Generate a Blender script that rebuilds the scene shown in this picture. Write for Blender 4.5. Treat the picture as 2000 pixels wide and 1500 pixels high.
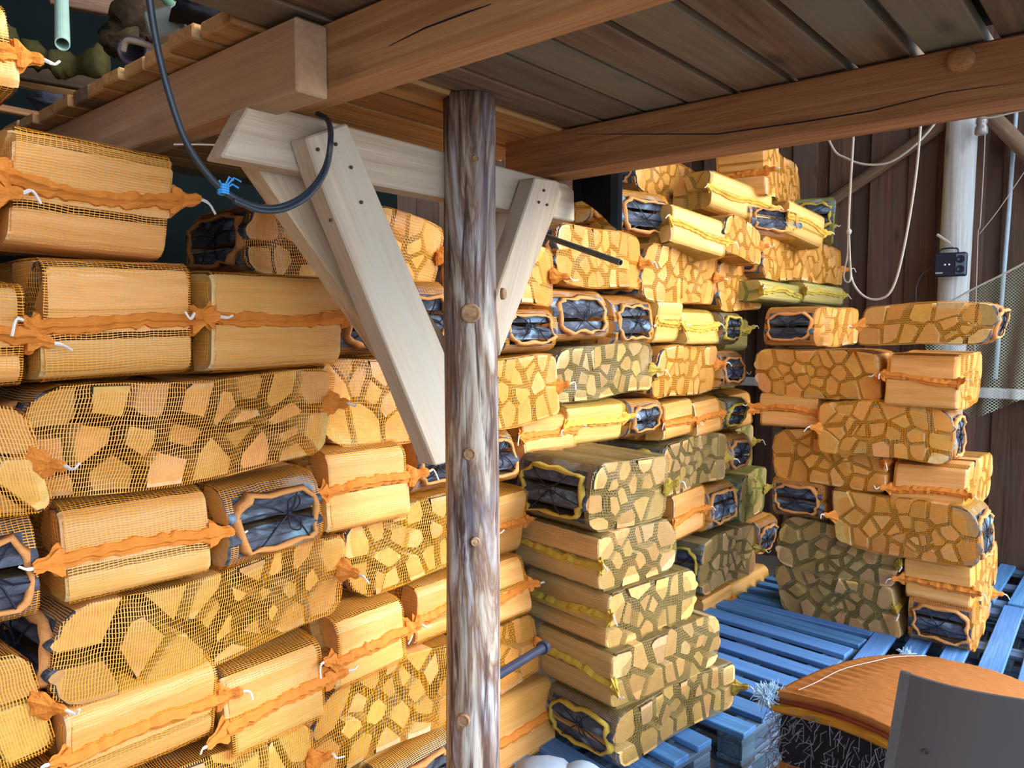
import bpy, math, random
from mathutils import Vector, Matrix, noise as mnoise
for o in list(bpy.data.objects): bpy.data.objects.remove(o)
scene = bpy.context.scene
COL = scene.collection
rad = math.radians
# ------------------------------------------------------------------ camera
FPX = 1487.0
PITCH, ROLL, YAW = rad(4.1), .003, rad(40.6)
CAM = Vector((0, 0, 1.6))
FW = Vector((math.cos(PITCH)*math.cos(YAW), math.cos(PITCH)*math.sin(YAW), -math.sin(PITCH)))
R0 = Vector((math.sin(YAW), -math.cos(YAW), 0)); U0 = R0.cross(FW)
RT = R0*math.cos(ROLL)+U0*math.sin(ROLL); UP = U0*math.cos(ROLL)-R0*math.sin(ROLL)
cd = bpy.data.cameras.new('camera'); cam = bpy.data.objects.new('camera', cd); COL.objects.link(cam)
cd.sensor_width = 36; cd.sensor_fit = 'HORIZONTAL'; cd.lens = FPX/2000*36; cd.clip_start = .02; cd.clip_end = 200
m = Matrix.Identity(4)
for i, v in enumerate((RT, UP, -FW)):
    for j in range(3): m[j][i] = v[j]
m.translation = CAM; cam.matrix_world = m; scene.camera = cam
# ------------------------------------------------------------------ world, sun, exposure
w = bpy.data.worlds.new('overcast_sky'); scene.world = w; w.use_nodes = True
bg = w.node_tree.nodes['Background']; bg.inputs[0].default_value = (.82, .91, 1, 1); bg.inputs[1].default_value = 2.5
sd = bpy.data.lights.new('sun', 'SUN'); sun = bpy.data.objects.new('sun', sd); COL.objects.link(sun)
sd.energy = 2.6; sd.angle = rad(32); sd.color = (1, .95, .88)
sun.rotation_euler = Vector((-.40, .80, -.42)).to_track_quat('-Z', 'Y').to_euler()
vs = scene.view_settings
vs.view_transform = 'Standard'; vs.look = 'None'; vs.gamma = 1; vs.exposure = 0.82; vs.use_curve_mapping = False

# ------------------------------------------------------------------ measuring helpers
def ray(x, y): return FW + RT*((x-1000)/FPX) + UP*((750-y)/FPX)
def at(x, y, ax, v):
    d = ray(x, y); return CAM + d*((v-CAM[ax])/d[ax])
def dep(x, y, d): return CAM + ray(x, y)*d
def onplane(x, y, p0, ang):
    n = Vector((-math.sin(ang), math.cos(ang), 0)); d = ray(x, y)
    return CAM + d*((Vector((p0[0], p0[1], 0))-Vector((0, 0, 0))).dot(n)/d.dot(n))

# ------------------------------------------------------------------ materials
class N:
    def __init__(s, name):
        s.m = bpy.data.materials.new(name); s.m.use_nodes = True
        s.t = s.m.node_tree; s.n = s.t.nodes; s.b = s.n['Principled BSDF']; s.out = s.n['Material Output']
    def new(s, k, **kw):
        n = s.n.new(k)
        for a, v in kw.items(): setattr(n, a, v)
        return n
    def link(s, a, b): s.t.links.new(a, b)
    def val(s, sock, v):
        if isinstance(v, bpy.types.NodeSocket): s.link(v, sock)
        else: sock.default_value = v
    def math(s, op, a, b=0.0, clamp=False):
        n = s.new('ShaderNodeMath', operation=op, use_clamp=clamp); s.val(n.inputs[0], a); s.val(n.inputs[1], b); return n.outputs[0]
    def coord(s, scale=(1, 1, 1), rnd=True, kind='Object'):
        tc = s.new('ShaderNodeTexCoord'); mp = s.new('ShaderNodeMapping'); mp.inputs['Scale'].default_value = scale
        v = tc.outputs[kind]
        if rnd:
            oi = s.new('ShaderNodeObjectInfo'); ad = s.new('ShaderNodeVectorMath', operation='ADD')
            mu = s.math('MULTIPLY', oi.outputs['Random'], 37.0); s.link(v, ad.inputs[0]); s.link(mu, ad.inputs[1]); v = ad.outputs[0]
        s.link(v, mp.inputs['Vector']); return mp.outputs[0]
    def noise(s, vec, scale=1, detail=4, rough=.6, dist=0):
        n = s.new('ShaderNodeTexNoise'); n.inputs['Scale'].default_value = scale; n.inputs['Detail'].default_value = detail
        n.inputs['Roughness'].default_value = rough; n.inputs['Distortion'].default_value = dist; s.link(vec, n.inputs['Vector']); return n.outputs['Fac']
    def ramp(s, fac, stops):
        r = s.new('ShaderNodeValToRGB'); e = r.color_ramp.elements
        while len(e) < len(stops): e.new(.5)
        for i, (p, c) in enumerate(stops): e[i].position = p; e[i].color = (*c, 1) if len(c) == 3 else c
        s.link(fac, r.inputs[0]); return r.outputs[0]
    def mix(s, fac, a, b, mode='MIX'):
        n = s.new('ShaderNodeMix', data_type='RGBA', blend_type=mode)
        s.val(n.inputs[0], fac)
        for k, v in ((6, a), (7, b)):
            s.val(n.inputs[k], (*v, 1) if isinstance(v, tuple) and len(v) == 3 else v)
        return n.outputs[2]
    def bump(s, h, strength=.3, dist=.005):
        b = s.new('ShaderNodeBump'); b.inputs['Strength'].default_value = strength; b.inputs['Distance'].default_value = dist
        s.link(h, b.inputs['Height']); s.link(b.outputs[0], s.b.inputs['Normal'])
    def color(s, c, rough=.8, spec=.25):
        s.val(s.b.inputs['Base Color'], (*c, 1) if isinstance(c, tuple) and len(c) == 3 else c)
        s.b.inputs['Roughness'].default_value = rough; s.b.inputs['Specular IOR Level'].default_value = spec
def hsv_var(q, col, dv=.35, dh=.03):
    oi = q.new('ShaderNodeObjectInfo'); h = q.new('ShaderNodeHueSaturation')
    q.link(q.math('ADD', q.math('MULTIPLY', oi.outputs['Random'], dv), 1-dv/2), h.inputs['Value'])
    f = q.math('FRACT', q.math('MULTIPLY', oi.outputs['Random'], 17.3))
    q.link(q.math('ADD', q.math('MULTIPLY', f, dh), .5-dh/2), h.inputs['Hue'])
    q.link(col, h.inputs['Color']); return h.outputs[0]
def timber(name, c1, c2, c3, axis=0, rough=.75, dv=.25, knots=True, stain=None):
    q = N(name); sl = [22.0]*3; sl[axis] = 1.0; sf = [160.0]*3; sf[axis] = 4.0; sb = [3.0]*3; sb[axis] = 1.2
    g = q.noise(q.coord(tuple(sl)), 1, 5, .65, 1.2)
    col = q.ramp(g, [(.3, c2), (.5, c1), (.72, c3)])
    f = q.noise(q.coord(tuple(sf)), 1, 3, .6)
    col = q.mix(q.math('MULTIPLY', q.math('SUBTRACT', .62, f, True), 1.6, True), col, c2)
    if stain:
        bl = q.noise(q.coord(tuple(sb)), 1, 4, .6, .5)
        col = q.mix(q.math('MULTIPLY', q.math('SUBTRACT', bl, .42, True), 4.0, True), col, stain)
    if knots:
        sk = [5.0]*3; sk[axis] = 1.7
        v = q.new('ShaderNodeTexVoronoi'); q.link(q.coord(tuple(sk)), v.inputs['Vector']); v.inputs['Scale'].default_value = 1.3
        k = q.math('SUBTRACT', 1.0, q.math('MULTIPLY', v.outputs['Distance'], 6.5), True)
        col = q.mix(q.math('MULTIPLY', k, .8), col, tuple(x*.35 for x in c2))
    q.color(hsv_var(q, col, dv, .02), rough); q.bump(q.math('ADD', f, q.math('MULTIPLY', g, .6)), .35, .004); return q.m
def flat(name, c, rough=.7, spec=.3, metal=0, var=.25, scale=30, bump=.15):
    q = N(name); n = q.noise(q.coord((scale,)*3), 1, 4)
    q.color(q.mix(n, tuple(x*(1-var) for x in c), tuple(min(1, x*(1+var)) for x in c)), rough, spec)
    q.b.inputs['Metallic'].default_value = metal; q.bump(n, bump, .003); return q.m

M = {}
M['beam'] = timber('sawn_pine_orange', (.56, .31, .125), (.32, .15, .055), (.68, .43, .20), 0)
M['beam_dark'] = timber('sawn_pine_brown', (.44, .21, .095), (.20, .085, .035), (.55, .30, .145), 0)
M['beam_grey'] = timber('sawn_pine_greyed', (.42, .30, .21), (.25, .15, .10), (.52, .42, .33), 0, stain=(.45, .26, .14))
M['brace'] = timber('weathered_pine', (.56, .46, .33), (.35, .25, .17), (.67, .58, .45), 0, stain=(.50, .46, .40))
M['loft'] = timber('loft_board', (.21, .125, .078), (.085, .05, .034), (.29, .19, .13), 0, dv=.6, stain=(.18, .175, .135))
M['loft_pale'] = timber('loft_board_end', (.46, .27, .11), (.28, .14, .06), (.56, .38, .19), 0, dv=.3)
M['barn'] = timber('barn_board', (.14, .068, .045), (.055, .026, .018), (.20, .105, .072), 2, dv=.8, stain=(.115, .078, .062))
M['pole'] = timber('grey_pole', (.56, .60, .64), (.38, .37, .37), (.66, .71, .75), 2)
M['pole_brown'] = timber('brown_pole', (.24, .15, .10), (.12, .065, .04), (.33, .24, .19), 0)
M['pallet'] = timber('skylit_blue_pallet_wood', (.10, .27, .64), (.04, .12, .32), (.17, .36, .74), 0, dv=.3, knots=False, stain=(.085, .21, .54))  # grey wood with the blue of the skylight put into the colour
M['pallet_dark'] = timber('shaded_pallet_wood', (.05, .06, .08), (.02, .025, .035), (.08, .09, .11), 0, knots=False)  # lower pallet slats, shade below the top deck put into the colour
M['pallet_block'] = timber('pallet_block_wood', (.10, .17, .28), (.04, .07, .12), (.16, .25, .38), 0, knots=False)
def endgrain(name, c1, c2):
    q = N(name); v = q.coord((1, 1, 1))
    n = q.noise(v, 60, 4, .7); b = q.noise(v, 9, 3)
    col = q.mix(b, c1, c2); col = q.mix(q.math('MULTIPLY', q.math('SUBTRACT', .58, n, True), 1.5, True), col, tuple(x*.6 for x in c2))
    q.color(hsv_var(q, col, .55, .035), .8, .15); q.bump(n, .3, .003); return q.m
M['end'] = endgrain('cut_log_end', (.74, .455, .18), (.51, .265, .082))
M['end2'] = endgrain('cut_log_end_pale', (.78, .52, .28), (.60, .35, .155))
def splitwood(name, c1, c2, c3):
    q = N(name)
    g = q.noise(q.coord((28, 2.0, 28)), 1, 4, .6, .6); f = q.noise(q.coord((150, 6, 150)), 1, 3)
    col = q.ramp(g, [(.3, c2), (.52, c1), (.75, c3)]); col = q.mix(q.math('MULTIPLY', q.math('SUBTRACT', .6, f, True), 1.3, True), col, c2)
    q.color(hsv_var(q, col, .35, .02), .75, .2); q.bump(q.math('ADD', f, g), .4, .004); return q.m
M['split'] = splitwood('split_wood', (.80, .555, .27), (.57, .325, .12), (.88, .72, .44))
M['split_d'] = splitwood('split_wood_brown', (.42, .235, .09), (.24, .115, .04), (.54, .34, .16))
def bark(name, c1, c2, c3, patch):
    q = N(name); g = q.noise(q.coord((26, 9, 26)), 1, 6, .7, .8); p = q.noise(q.coord((14, 9, 14)), 1, 3, .5, .3)
    col = q.ramp(g, [(.3, c1), (.5, c2), (.7, c3)]); col = q.mix(q.math('MULTIPLY', q.math('SUBTRACT', p, .56, True), 7.0, True), col, patch)
    q.color(hsv_var(q, col, .4, .02), .9, .15); q.bump(g, .9, .012); return q.m
M['bark_blue'] = bark('grey_bark', (.030, .032, .045), (.075, .085, .12), (.15, .19, .27), (.26, .42, .60))  # grey bark, blue skylight mixed into its colour
M['bark'] = bark('brown_bark', (.030, .020, .012), (.095, .060, .030), (.17, .115, .058), (.17, .175, .15))
def netmat(name, c, cov=.42, pu=.0052, pv=.009):
    q = N(name); uv = q.new('ShaderNodeUVMap'); uv.uv_map = 'UVMap'
    tc = q.coord((9, 9, 9), True); ns = q.new('ShaderNodeTexNoise'); q.link(tc, ns.inputs['Vector']); ns.inputs['Scale'].default_value = 1.0; ns.inputs['Detail'].default_value = 2
    off = q.new('ShaderNodeVectorMath', operation='SCALE'); q.link(ns.outputs['Color'], off.inputs[0]); off.inputs['Scale'].default_value = .022
    ad = q.new('ShaderNodeVectorMath', operation='ADD'); q.link(uv.outputs[0], ad.inputs[0]); q.link(off.outputs[0], ad.inputs[1])
    sp = q.new('ShaderNodeSeparateXYZ'); q.link(ad.outputs[0], sp.inputs[0])
    fu = q.math('FRACT', q.math('DIVIDE', sp.outputs[0], pu)); fv = q.math('FRACT', q.math('DIVIDE', sp.outputs[1], pv))
    lu = q.math('LESS_THAN', fu, cov); lv = q.math('LESS_THAN', fv, cov*.33)
    al = q.math('MAXIMUM', lu, lv)
    q.color(c, .38, .55)
    tr = q.new('ShaderNodeBsdfTransparent'); mx = q.new('ShaderNodeMixShader')
    q.link(al, mx.inputs[0]); q.link(tr.outputs[0], mx.inputs[1]); q.link(q.b.outputs[0], mx.inputs[2]); q.link(mx.outputs[0], q.out.inputs[0]); return q.m
M['net_orange'] = netmat('orange_net', (.92, .385, .04), .31)
M['net_olive'] = netmat('olive_yellow_net', (.34, .25, .085), .33)
M['net_green'] = netmat('green_yellow_net', (.36, .40, .10), .36)
M['net_yellow'] = netmat('yellow_net', (.90, .55, .09), .30)
def fabric(name, c, rib=260):
    q = N(name); v = q.coord((rib, rib*.15, rib)); n = q.noise(v, 1, 3); l = q.noise(q.coord((12, 12, 12)), 1, 2)
    q.color(q.mix(n, tuple(x*.6 for x in c), c), .7, .3); q.bump(q.math('ADD', n, l), .6, .004); return q.m
M['seam_orange'] = fabric('orange_seam_fabric', (.88, .30, .045))
M['seam_olive'] = fabric('olive_seam_fabric', (.62, .45, .07))
M['seam_yellow'] = fabric('yellow_seam_fabric', (.92, .52, .08))
M['white_thread'] = flat('white_thread', (.80, .84, .90), .6)
M['black_string'] = flat('black_string', (.012, .014, .03), .5)
M['hem'] = fabric('orange_hem_fabric', (.80, .36, .12))

# ------------------------------------------------------------------ object helpers
def tag(o, label=None, cat=None, group=None, kind=None):
    if label: o['label'] = label
    if cat: o['category'] = cat
    if group: o['group'] = group
    if kind: o['kind'] = kind
    return o
def empty(name, mat=None, parent=None):
    o = bpy.data.objects.new(name, None); COL.objects.link(o); o.empty_display_size = .1
    if mat is not None: o.matrix_world = mat
    if parent: o.parent = parent
    return o
class MB:
    def __init__(s): s.v = []; s.f = []; s.mi = []; s.uv = []
    def vert(s, p): s.v.append(tuple(p)); return len(s.v)-1
    def face(s, idx, mi=0): s.f.append(tuple(idx)); s.mi.append(mi)
    def loft(s, rings, closed=True, cap=True, mi=0, capmi=None):
        idx = [[s.vert(p) for p in r] for r in rings]
        for a, b in zip(idx[:-1], idx[1:]):
            n = len(a)
            for i in range(n if closed else n-1):
                j = (i+1) % n; s.face((a[i], a[j], b[j], b[i]), mi)
        if cap:
            c = mi if capmi is None else capmi
            s.face(tuple(reversed(idx[0])), c); s.face(tuple(idx[-1]), c)
    def prism(s, poly, vec, mi=0, capmi=None):
        vec = Vector(vec); s.loft([[Vector(p) for p in poly], [Vector(p)+vec for p in poly]], mi=mi, capmi=capmi)
    def box(s, x0, x1, y0, y1, z0, z1, mi=0, ch=0.0):
        if ch <= 0:
            s.prism([(x0, y0, z0), (x0, y1, z0), (x0, y1, z1), (x0, y0, z1)], (x1-x0, 0, 0), mi); return
        def sec(x, c):
            return [(x, y0+c, z0), (x, y1-c, z0), (x, y1, z0+c), (x, y1, z1-c), (x, y1-c, z1), (x, y0+c, z1), (x, y0, z1-c), (x, y0, z0+c)]
        def sec2(x): 
            return [(x, y0+ch*1.6, z0+ch), (x, y1-ch*1.6, z0+ch), (x, y1-ch, z0+ch*1.6), (x, y1-ch, z1-ch*1.6), (x, y1-ch*1.6, z1-ch), (x, y0+ch*1.6, z1-ch), (x, y0+ch, z1-ch*1.6), (x, y0+ch, z0+ch*1.6)]
        s.loft([sec2(x0), sec(x0+ch, ch), sec(x1-ch, ch), sec2(x1)], mi=mi)
    def tube(s, pts, r, n=6, mi=0, cap=True):
        pts = [Vector(p) for p in pts]; rings = []
        up = Vector((.13, .31, .94)).normalized()
        for i, p in enumerate(pts):
            t = (pts[min(i+1, len(pts)-1)]-pts[max(i-1, 0)]).normalized()
            a = t.cross(up)
            if a.length < .05: a = t.cross(Vector((1, 0, 0)))
            a.normalize(); b = t.cross(a); rr = r[i] if isinstance(r, (list, tuple)) else r
            rings.append([p+(a*math.cos(2*math.pi*k/n)+b*math.sin(2*math.pi*k/n))*rr for k in range(n)])
        s.loft(rings, mi=mi, cap=cap)
    def blob(s, c, r, n=10, k=7, jit=.15, rng=random):
        c = Vector(c); rings = []
        for i in range(1, k):
            a = math.pi*i/k; ring = []
            for j in range(n):
                b = 2*math.pi*j/n; q = 1+rng.uniform(-jit, jit)
                ring.append(c+Vector((r[0]*math.sin(a)*math.cos(b)*q, r[1]*math.sin(a)*math.sin(b)*q, -r[2]*math.cos(a)*q)))
            rings.append(ring)
        s.loft(rings)
    def build(s, name, mats, parent=None, smooth=False, mat=None, kind=None):
        me = bpy.data.meshes.new(name); me.from_pydata(s.v, [], s.f)
        if not isinstance(mats, (list, tuple)): mats = [mats]
        for x in mats: me.materials.append(x)
        if len(mats) > 1: me.polygons.foreach_set('material_index', s.mi)
        if smooth: me.polygons.foreach_set('use_smooth', [True]*len(s.f))
        if s.uv:
            l = me.uv_layers.new(name='UVMap'); l.data.foreach_set('uv', [c for vi in (x for f in s.f for x in f) for c in s.uv[vi]])
        me.update()
        o = bpy.data.objects.new(name, me); COL.objects.link(o)
        if mat is not None: o.matrix_world = mat
        if parent: o.parent = parent
        if kind: o['kind'] = kind
        return o
def catmull(pts, n=8):
    pts = [Vector(p) for p in pts]; P = [pts[0]*2-pts[1]]+pts+[pts[-1]*2-pts[-2]]; out = []
    for i in range(1, len(P)-2):
        for k in range(n):
            t = k/n; a, b, c, d = P[i-1:i+3]
            out.append(.5*((2*b)+(c-a)*t+(2*a-5*b+4*c-d)*t*t+(3*b-a-3*c+d)*t**3))
    out.append(pts[-1]); return out
def frame(o, x, zhint=(0, 0, 1)):
    x = Vector(x).normalized(); y = Vector(zhint).cross(x)
    if y.length < 1e-3: y = Vector((0, 1, 0)).cross(x)
    y.normalize(); z = x.cross(y); mm = Matrix.Identity(4)
    for i, v in enumerate((x, y, z)):
        for j in range(3): mm[j][i] = v[j]
    mm.translation = o; return mm
def timber_prism(name, poly, vec, xdir, mat, parent=None, zh=(0, 0, 1)):
    fr = frame(Vector(poly[0]), xdir, zh); inv = fr.inverted()
    b = MB(); b.prism([inv @ Vector(p) for p in poly], inv.to_3x3() @ Vector(vec))
    me = b.build(name, mat, None, mat=fr)
    import bmesh
    bm = bmesh.new(); bm.from_mesh(me.data); bmesh.ops.bevel(bm, geom=bm.edges[:], offset=.0035, segments=1, affect='EDGES'); bm.to_mesh(me.data); bm.free()
    if parent:
        me.parent = parent; me.matrix_parent_inverse = parent.matrix_world.inverted()
    return me
def kid(o, parent):
    o.parent = parent; o.matrix_parent_inverse = parent.matrix_world.inverted(); return o
FLOOR = -.10
# ------------------------------------------------------------------ the setting
b = MB(); b.box(-9, 14, -14, 6, FLOOR-.2, FLOOR)
b.build('floor', flat('packed_earth', (.20, .175, .15), .95, .1, var=.5, scale=14, bump=.5), kind='structure')
b = MB(); b.box(-3.2, 6.2, -.9, 3.6, 4.2, 4.26)
b.build('ceiling', M['barn'], kind='structure')
wb = empty('wall_back'); wb['kind'] = 'structure'
rg = random.Random(5); x = -3.2
while x < 5.8:
    wd = rg.uniform(.14, .2); b = MB(); dy = rg.choice((0, .022)); b.box(x, x+wd, 3.2-dy, 3.225-dy, FLOOR, 4.2)
    b.build('board', M['barn'], wb); x += wd+.004
wr = empty('wall_right'); wr['kind'] = 'structure'; wr.location = (5.6, 0, 0); bpy.context.view_layer.update()
y = -.35; k = 0
while y < 3.2:
    wd = rg.uniform(.125, .17) if k % 2 == 0 else rg.uniform(.09, .12)
    px0 = 0 if k % 2 else .03
    b = MB(); b.box(5.6-px0-.02, 5.6-px0, y-(.0 if k % 2 == 0 else .02), y+wd+(0 if k % 2 == 0 else .02), FLOOR, 4.2)
    kid(b.build('board', M['barn']), wr); y += wd; k += 1
b = MB(); b.box(-.06, .06, -.3, 3.1, -.03, .03, ch=.006)
p = at(1985, 770, 0, 5.5); o = b.build('rail', M['pole'], mat=Matrix.Translation((5.505, 0, p.z))); kid(o, wr)
wl = empty('wall_left_light_block'); wl['kind'] = 'structure'; wl.location = (-1.9, 0, 0); bpy.context.view_layer.update()  # unseen wall, added to block light from the left
y = -1.6; k = 0
while y < 3.2:
    b = MB(); dx = .022*(k % 2); b.box(-1.9-dx, -1.878-dx, y, y+.165, FLOOR, 4.2); kid(b.build('board', M['barn']), wl); y += .168; k += 1
# ------------------------------------------------------------------ post with crosspiece and braces
post = empty('timber_post', Matrix.Translation((1.267, 1.21, FLOOR))); bpy.context.view_layer.update()
tag(post, 'round debarked log post with pale crosspiece and four braces, standing before the left pile', 'post')
rings = []; rp = random.Random(3); H = 2.215
NS = 30
for i in range(64):
    z = H*i/63; r = .0665-.009*z/H; ring = []
    for k in range(NS):
        a = 2*math.pi*k/NS
        n1 = mnoise.noise(Vector((math.cos(a)*1.6, math.sin(a)*1.6, z*1.1)))*.004+mnoise.noise(Vector((math.cos(a)*6, math.sin(a)*6, z*2.2)))*.0028
        ring.append((math.cos(a)*(r+n1)+.006*math.sin(z*1.9), math.sin(a)*(r+n1), z))
    rings.append(ring)
b = MB(); b.loft(rings)
q = N('debarked_log'); g = q.noise(q.coord((13, 13, 1.6), False), 1, 5, .6, 1.2); g2 = q.noise(q.coord((42, 42, 3.5), False), 1, 4, .65, .6); pl = q.noise(q.coord((7, 7, 2.6), False), 1, 3, .5, .8)
c = q.ramp(g, [(.33, (.60, .61, .62)), (.44, (.44, .39, .34)), (.505, (.21, .12, .08)), (.56, (.31, .27, .28)), (.67, (.56, .59, .64))])
c = q.mix(q.math('MULTIPLY', q.math('SUBTRACT', .50, g2, True), 8, True), c, (.085, .048, .042))
c = q.mix(q.math('MULTIPLY', q.math('SUBTRACT', pl, .57, True), 6, True), c, (.13, .145, .22))
q.color(c, .62, .3); q.bump(q.math('ADD', g, g2), .6, .006); M['log'] = q.m
b.build('post_log', M['log'], post, True)
for (kx, ky, kr) in ((919, 613, .017), (917, 880, .011), (928, 328, .006), (1003-20, 575, .01), (928, 1050, .008), (905, 1405, .012)):
    d = ray(kx, ky); P = CAM+d*(((1.267-.0)*FW.x+1.21*FW.y)/(FW.x**2+FW.y**2)-.0)
    ax = Vector((1.267, 1.21, P.z)); n = (Vector((0, 0, P.z))-ax); n.z = 0; n.normalize()
    side = n.cross(Vector((0, 0, 1))); off = (P-ax).dot(side); rr = .0625
    pp = ax+side*off+n*math.sqrt(max(.0004, rr*rr-off*off)); nn = (pp-ax).normalized()
    b = MB(); rr2 = []
    for (q_, dd) in ((1.35, -.006), (1.3, .001), (1.1, .004), (.95, .0015), (.6, .003), (.1, .0035)):
        A = nn.cross(Vector((0, 0, 1))).normalized(); B = Vector((0, 0, 1))
        rr2.append([pp+nn*dd+(A*math.cos(2*math.pi*k/14)+B*math.sin(2*math.pi*k/14))*kr*q_ for k in range(14)])
    b.loft(rr2); kid(b.build('knot', timber('knot_wood', (.42, .27, .15), (.22, .12, .06), (.52, .37, .24), 0, knots=False) if 'knot_wood' not in bpy.data.materials else bpy.data.materials['knot_wood'], smooth=True), post)
def px_prism(name, pts, Y, th, mat, xd):
    return timber_prism(name, [at(x, y, 1, Y) for x, y in pts], (0, th, 0), xd, mat, post, zh=(0, 1, 0))
px_prism('crosspiece', [(490, 196), (1108, 359), (1122, 372), (1123, 433), (432, 306)], 1.24, .056, M['brace'], (1, 0, 0))
px_prism('brace', [(597, 268), (679, 240), (870, 690), (872, 905), (850, 910), (622, 345)], 1.185, .052, M['brace'], (.5, 0, -1))
px_prism('brace', [(492, 312), (642, 330), (874, 663), (874, 866)], 1.296, .052, M['brace'], (.6, 0, -1))
px_prism('brace', [(1046, 346), (1090, 353), (1099, 380), (977, 697), (966, 585)], 1.185, .052, M['brace'], (-.4, 0, -1))
px_prism('brace', [(978, 410), (1026, 405), (962, 600), (935, 560)], 1.296, .05, M['brace'], (-.4, 0, -1))
nb = MB()
for (x, y) in ((655, 282), (685, 327), (705, 395), (620, 292), (1062, 372), (1052, 395), (1068, 400), (645, 430)):
    P = at(x, y, 1, 1.184); nb.tube([P, P+Vector((0, -.003, 0))], .0035, 7)
kid(nb.build('nails', flat('rusty_nail', (.05, .035, .03)), kind='stuff'), post)
# ------------------------------------------------------------------ beams
def beam(name, x0, x1, y0, y1, z0, z1, mat, label):
    o = timber_prism(name, [(x0, y0, z0), (x1, y0, z0), (x1, y0, z1), (x0, y0, z1)], (0, y1-y0, 0), (0, 1, 0), mat)
    return tag(o, label, 'beam', 'loft beams')
beam('beam', .797, .858, -2.2, 1.45, 2.0, 2.113, M['beam'], 'orange pine beam crossing the top of the photo above the crosspiece')
beam('beam', 1.600, 1.684, -2.2, 1.40, 2.0, 2.113, M['beam_dark'], 'dark brown beam on the right with one long drying crack')
beam('beam', .733, .795, 1.09, 3.1, 1.985, 2.104, M['beam_grey'], 'greyed beam with sawn orange end, lapped beside the orange beam')
def crack(pts, X, parent):
    cr = MB(); ps = [at(x, y, 0, X) for x, y in pts]; up_ = []; dn = []
    for i, p in enumerate(ps):
        t = .0016*math.sin(math.pi*(i+.3)/(len(ps)-.4)); up_.append(p+Vector((-.0006, 0, t))); dn.append(p+Vector((-.0006, 0, -t)))
    a = [cr.vert(v) for v in up_+dn[::-1]]; cr.face(a)
    kid(cr.build('drying_crack', M['black_string']), bpy.data.objects[parent])
crack([(1100, 350-88), (1230, 262), (1400, 262), (1570, 238), (1700, 217), (1850, 180), (2000, 160)], 1.5995, 'beam.001')
crack([(760, 90), (830, 55), (910, 25), (960, 8)], .7965, 'beam')
# knot stub on the dark beam
b = MB(); c0 = at(1877, 117, 0, 1.6); rr2 = []
for s_, dx in ((1.2, .004), (1.15, -.004), (1.0, -.011), (.55, -.013), (.05, -.013)):
    rr2.append([c0+Vector((dx, math.cos(2*math.pi*k/14)*.020*s_, math.sin(2*math.pi*k/14)*.019*s_)) for k in range(14)])
b.loft(rr2); kid(b.build('knot', M['beam_dark'], smooth=True), bpy.data.objects['beam.001'])
# ------------------------------------------------------------------ loft deck
deck = empty('ceiling'); deck['kind'] = 'structure'
gy = [-2.2+.125*i for i in range(18)]+[.02, .14, .26, .382, .499, .617, .742, .861, .973, 1.09, 1.205, 1.32, 1.427, 1.545, 1.642, 1.739, 1.833, 1.93, 2.03, 2.15, 2.26, 2.38, 2.5]
rb = random.Random(21)
for i, (a, c) in enumerate(zip(gy[:-1], gy[1:])):
    left = .69+rb.uniform(-.012, .012) if a > 1.1 else .55
    z0 = 2.1155+rb.uniform(0, .003)
    if a > 1.15: z0 = 2.1065+rb.uniform(0, .003)
    g = .010 if a > .8 else .016
    if a < .3: g = .020
    fr = Matrix.Translation((left, a+g/2, z0)); b = MB(); b.box(0, 1.76-left, 0, c-a-g, 0, .024+rb.uniform(0, .008), ch=.003)
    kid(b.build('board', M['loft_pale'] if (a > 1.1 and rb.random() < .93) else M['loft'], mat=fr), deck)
b = MB(); b.box(.86, 1.66, -2.2, 1.0, 2.158, 2.164); kid(b.build('light_block_sheet', flat('light_block_black', (.012, .012, .013), .95)), deck)  # added black sheet over the deck, shuts out light between the boards
# ------------------------------------------------------------------ firewood sacks
def clip(poly, nx, nz, c):
    # poly: list of (x, z, tag of the edge that starts here)
    out = []; n = len(poly)
    ds = [p[0]*nx+p[1]*nz-c for p in poly]
    for i in range(n):
        p, q = poly[i], poly[(i+1) % n]; a, b_ = ds[i], ds[(i+1) % n]
        if a <= 0:
            if b_ <= 0: out.append(p)
            else:
                t = a/(a-b_); out.append(p); out.append((p[0]+(q[0]-p[0])*t, p[1]+(q[1]-p[1])*t, 'split'))
        elif b_ <= 0:
            t = a/(a-b_); out.append((p[0]+(q[0]-p[0])*t, p[1]+(q[1]-p[1])*t, p[2]))
    return out
def rrect(w, h, r, nseg=3, rs=None):
    pts = []; rs = rs or r; rl = r
    for sx, sz, a0 in ((1, 1, 0), (-1, 1, 90), (-1, -1, 180), (1, -1, 270)):
        r = rs if sx > 0 else rl; cx, cz = sx*(w/2-r), sz*(h/2-r)
        for k in range(nseg+1):
            a = rad(a0+90*k/nseg); pts.append((cx+r*math.cos(a), cz+r*math.sin(a)))
    return pts
def tagpoly(pts, w):
    out = []
    for i, p in enumerate(pts):
        q = pts[(i+1) % len(pts)]; mx, mz = (p[0]+q[0])/2, (p[1]+q[1])/2
        t = 'seam' if mx > w/2-.012 else 'open' if mx < -w/2+.03 else 'out'
        out.append((p[0], p[1], t))
    return out
def cells_for(sites, base, gap, nn=11):
    res = []
    for i, (sx, sz) in enumerate(sites):
        nb = sorted(range(len(sites)), key=lambda j: (sites[j][0]-sx)**2+(sites[j][1]-sz)**2)[1:nn+1]
        poly = base
        for j in nb:
            ox, oz = sites[j]; dx, dz = ox-sx, oz-sz; l = math.hypot(dx, dz)
            if l < 1e-5: continue
            nx, nz = dx/l, dz/l
            poly = clip(poly, nx, nz, nx*(sx+ox)/2+nz*(sz+oz)/2-gap/2)
            if len(poly) < 3: break
        res.append(poly)
    return res
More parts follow.
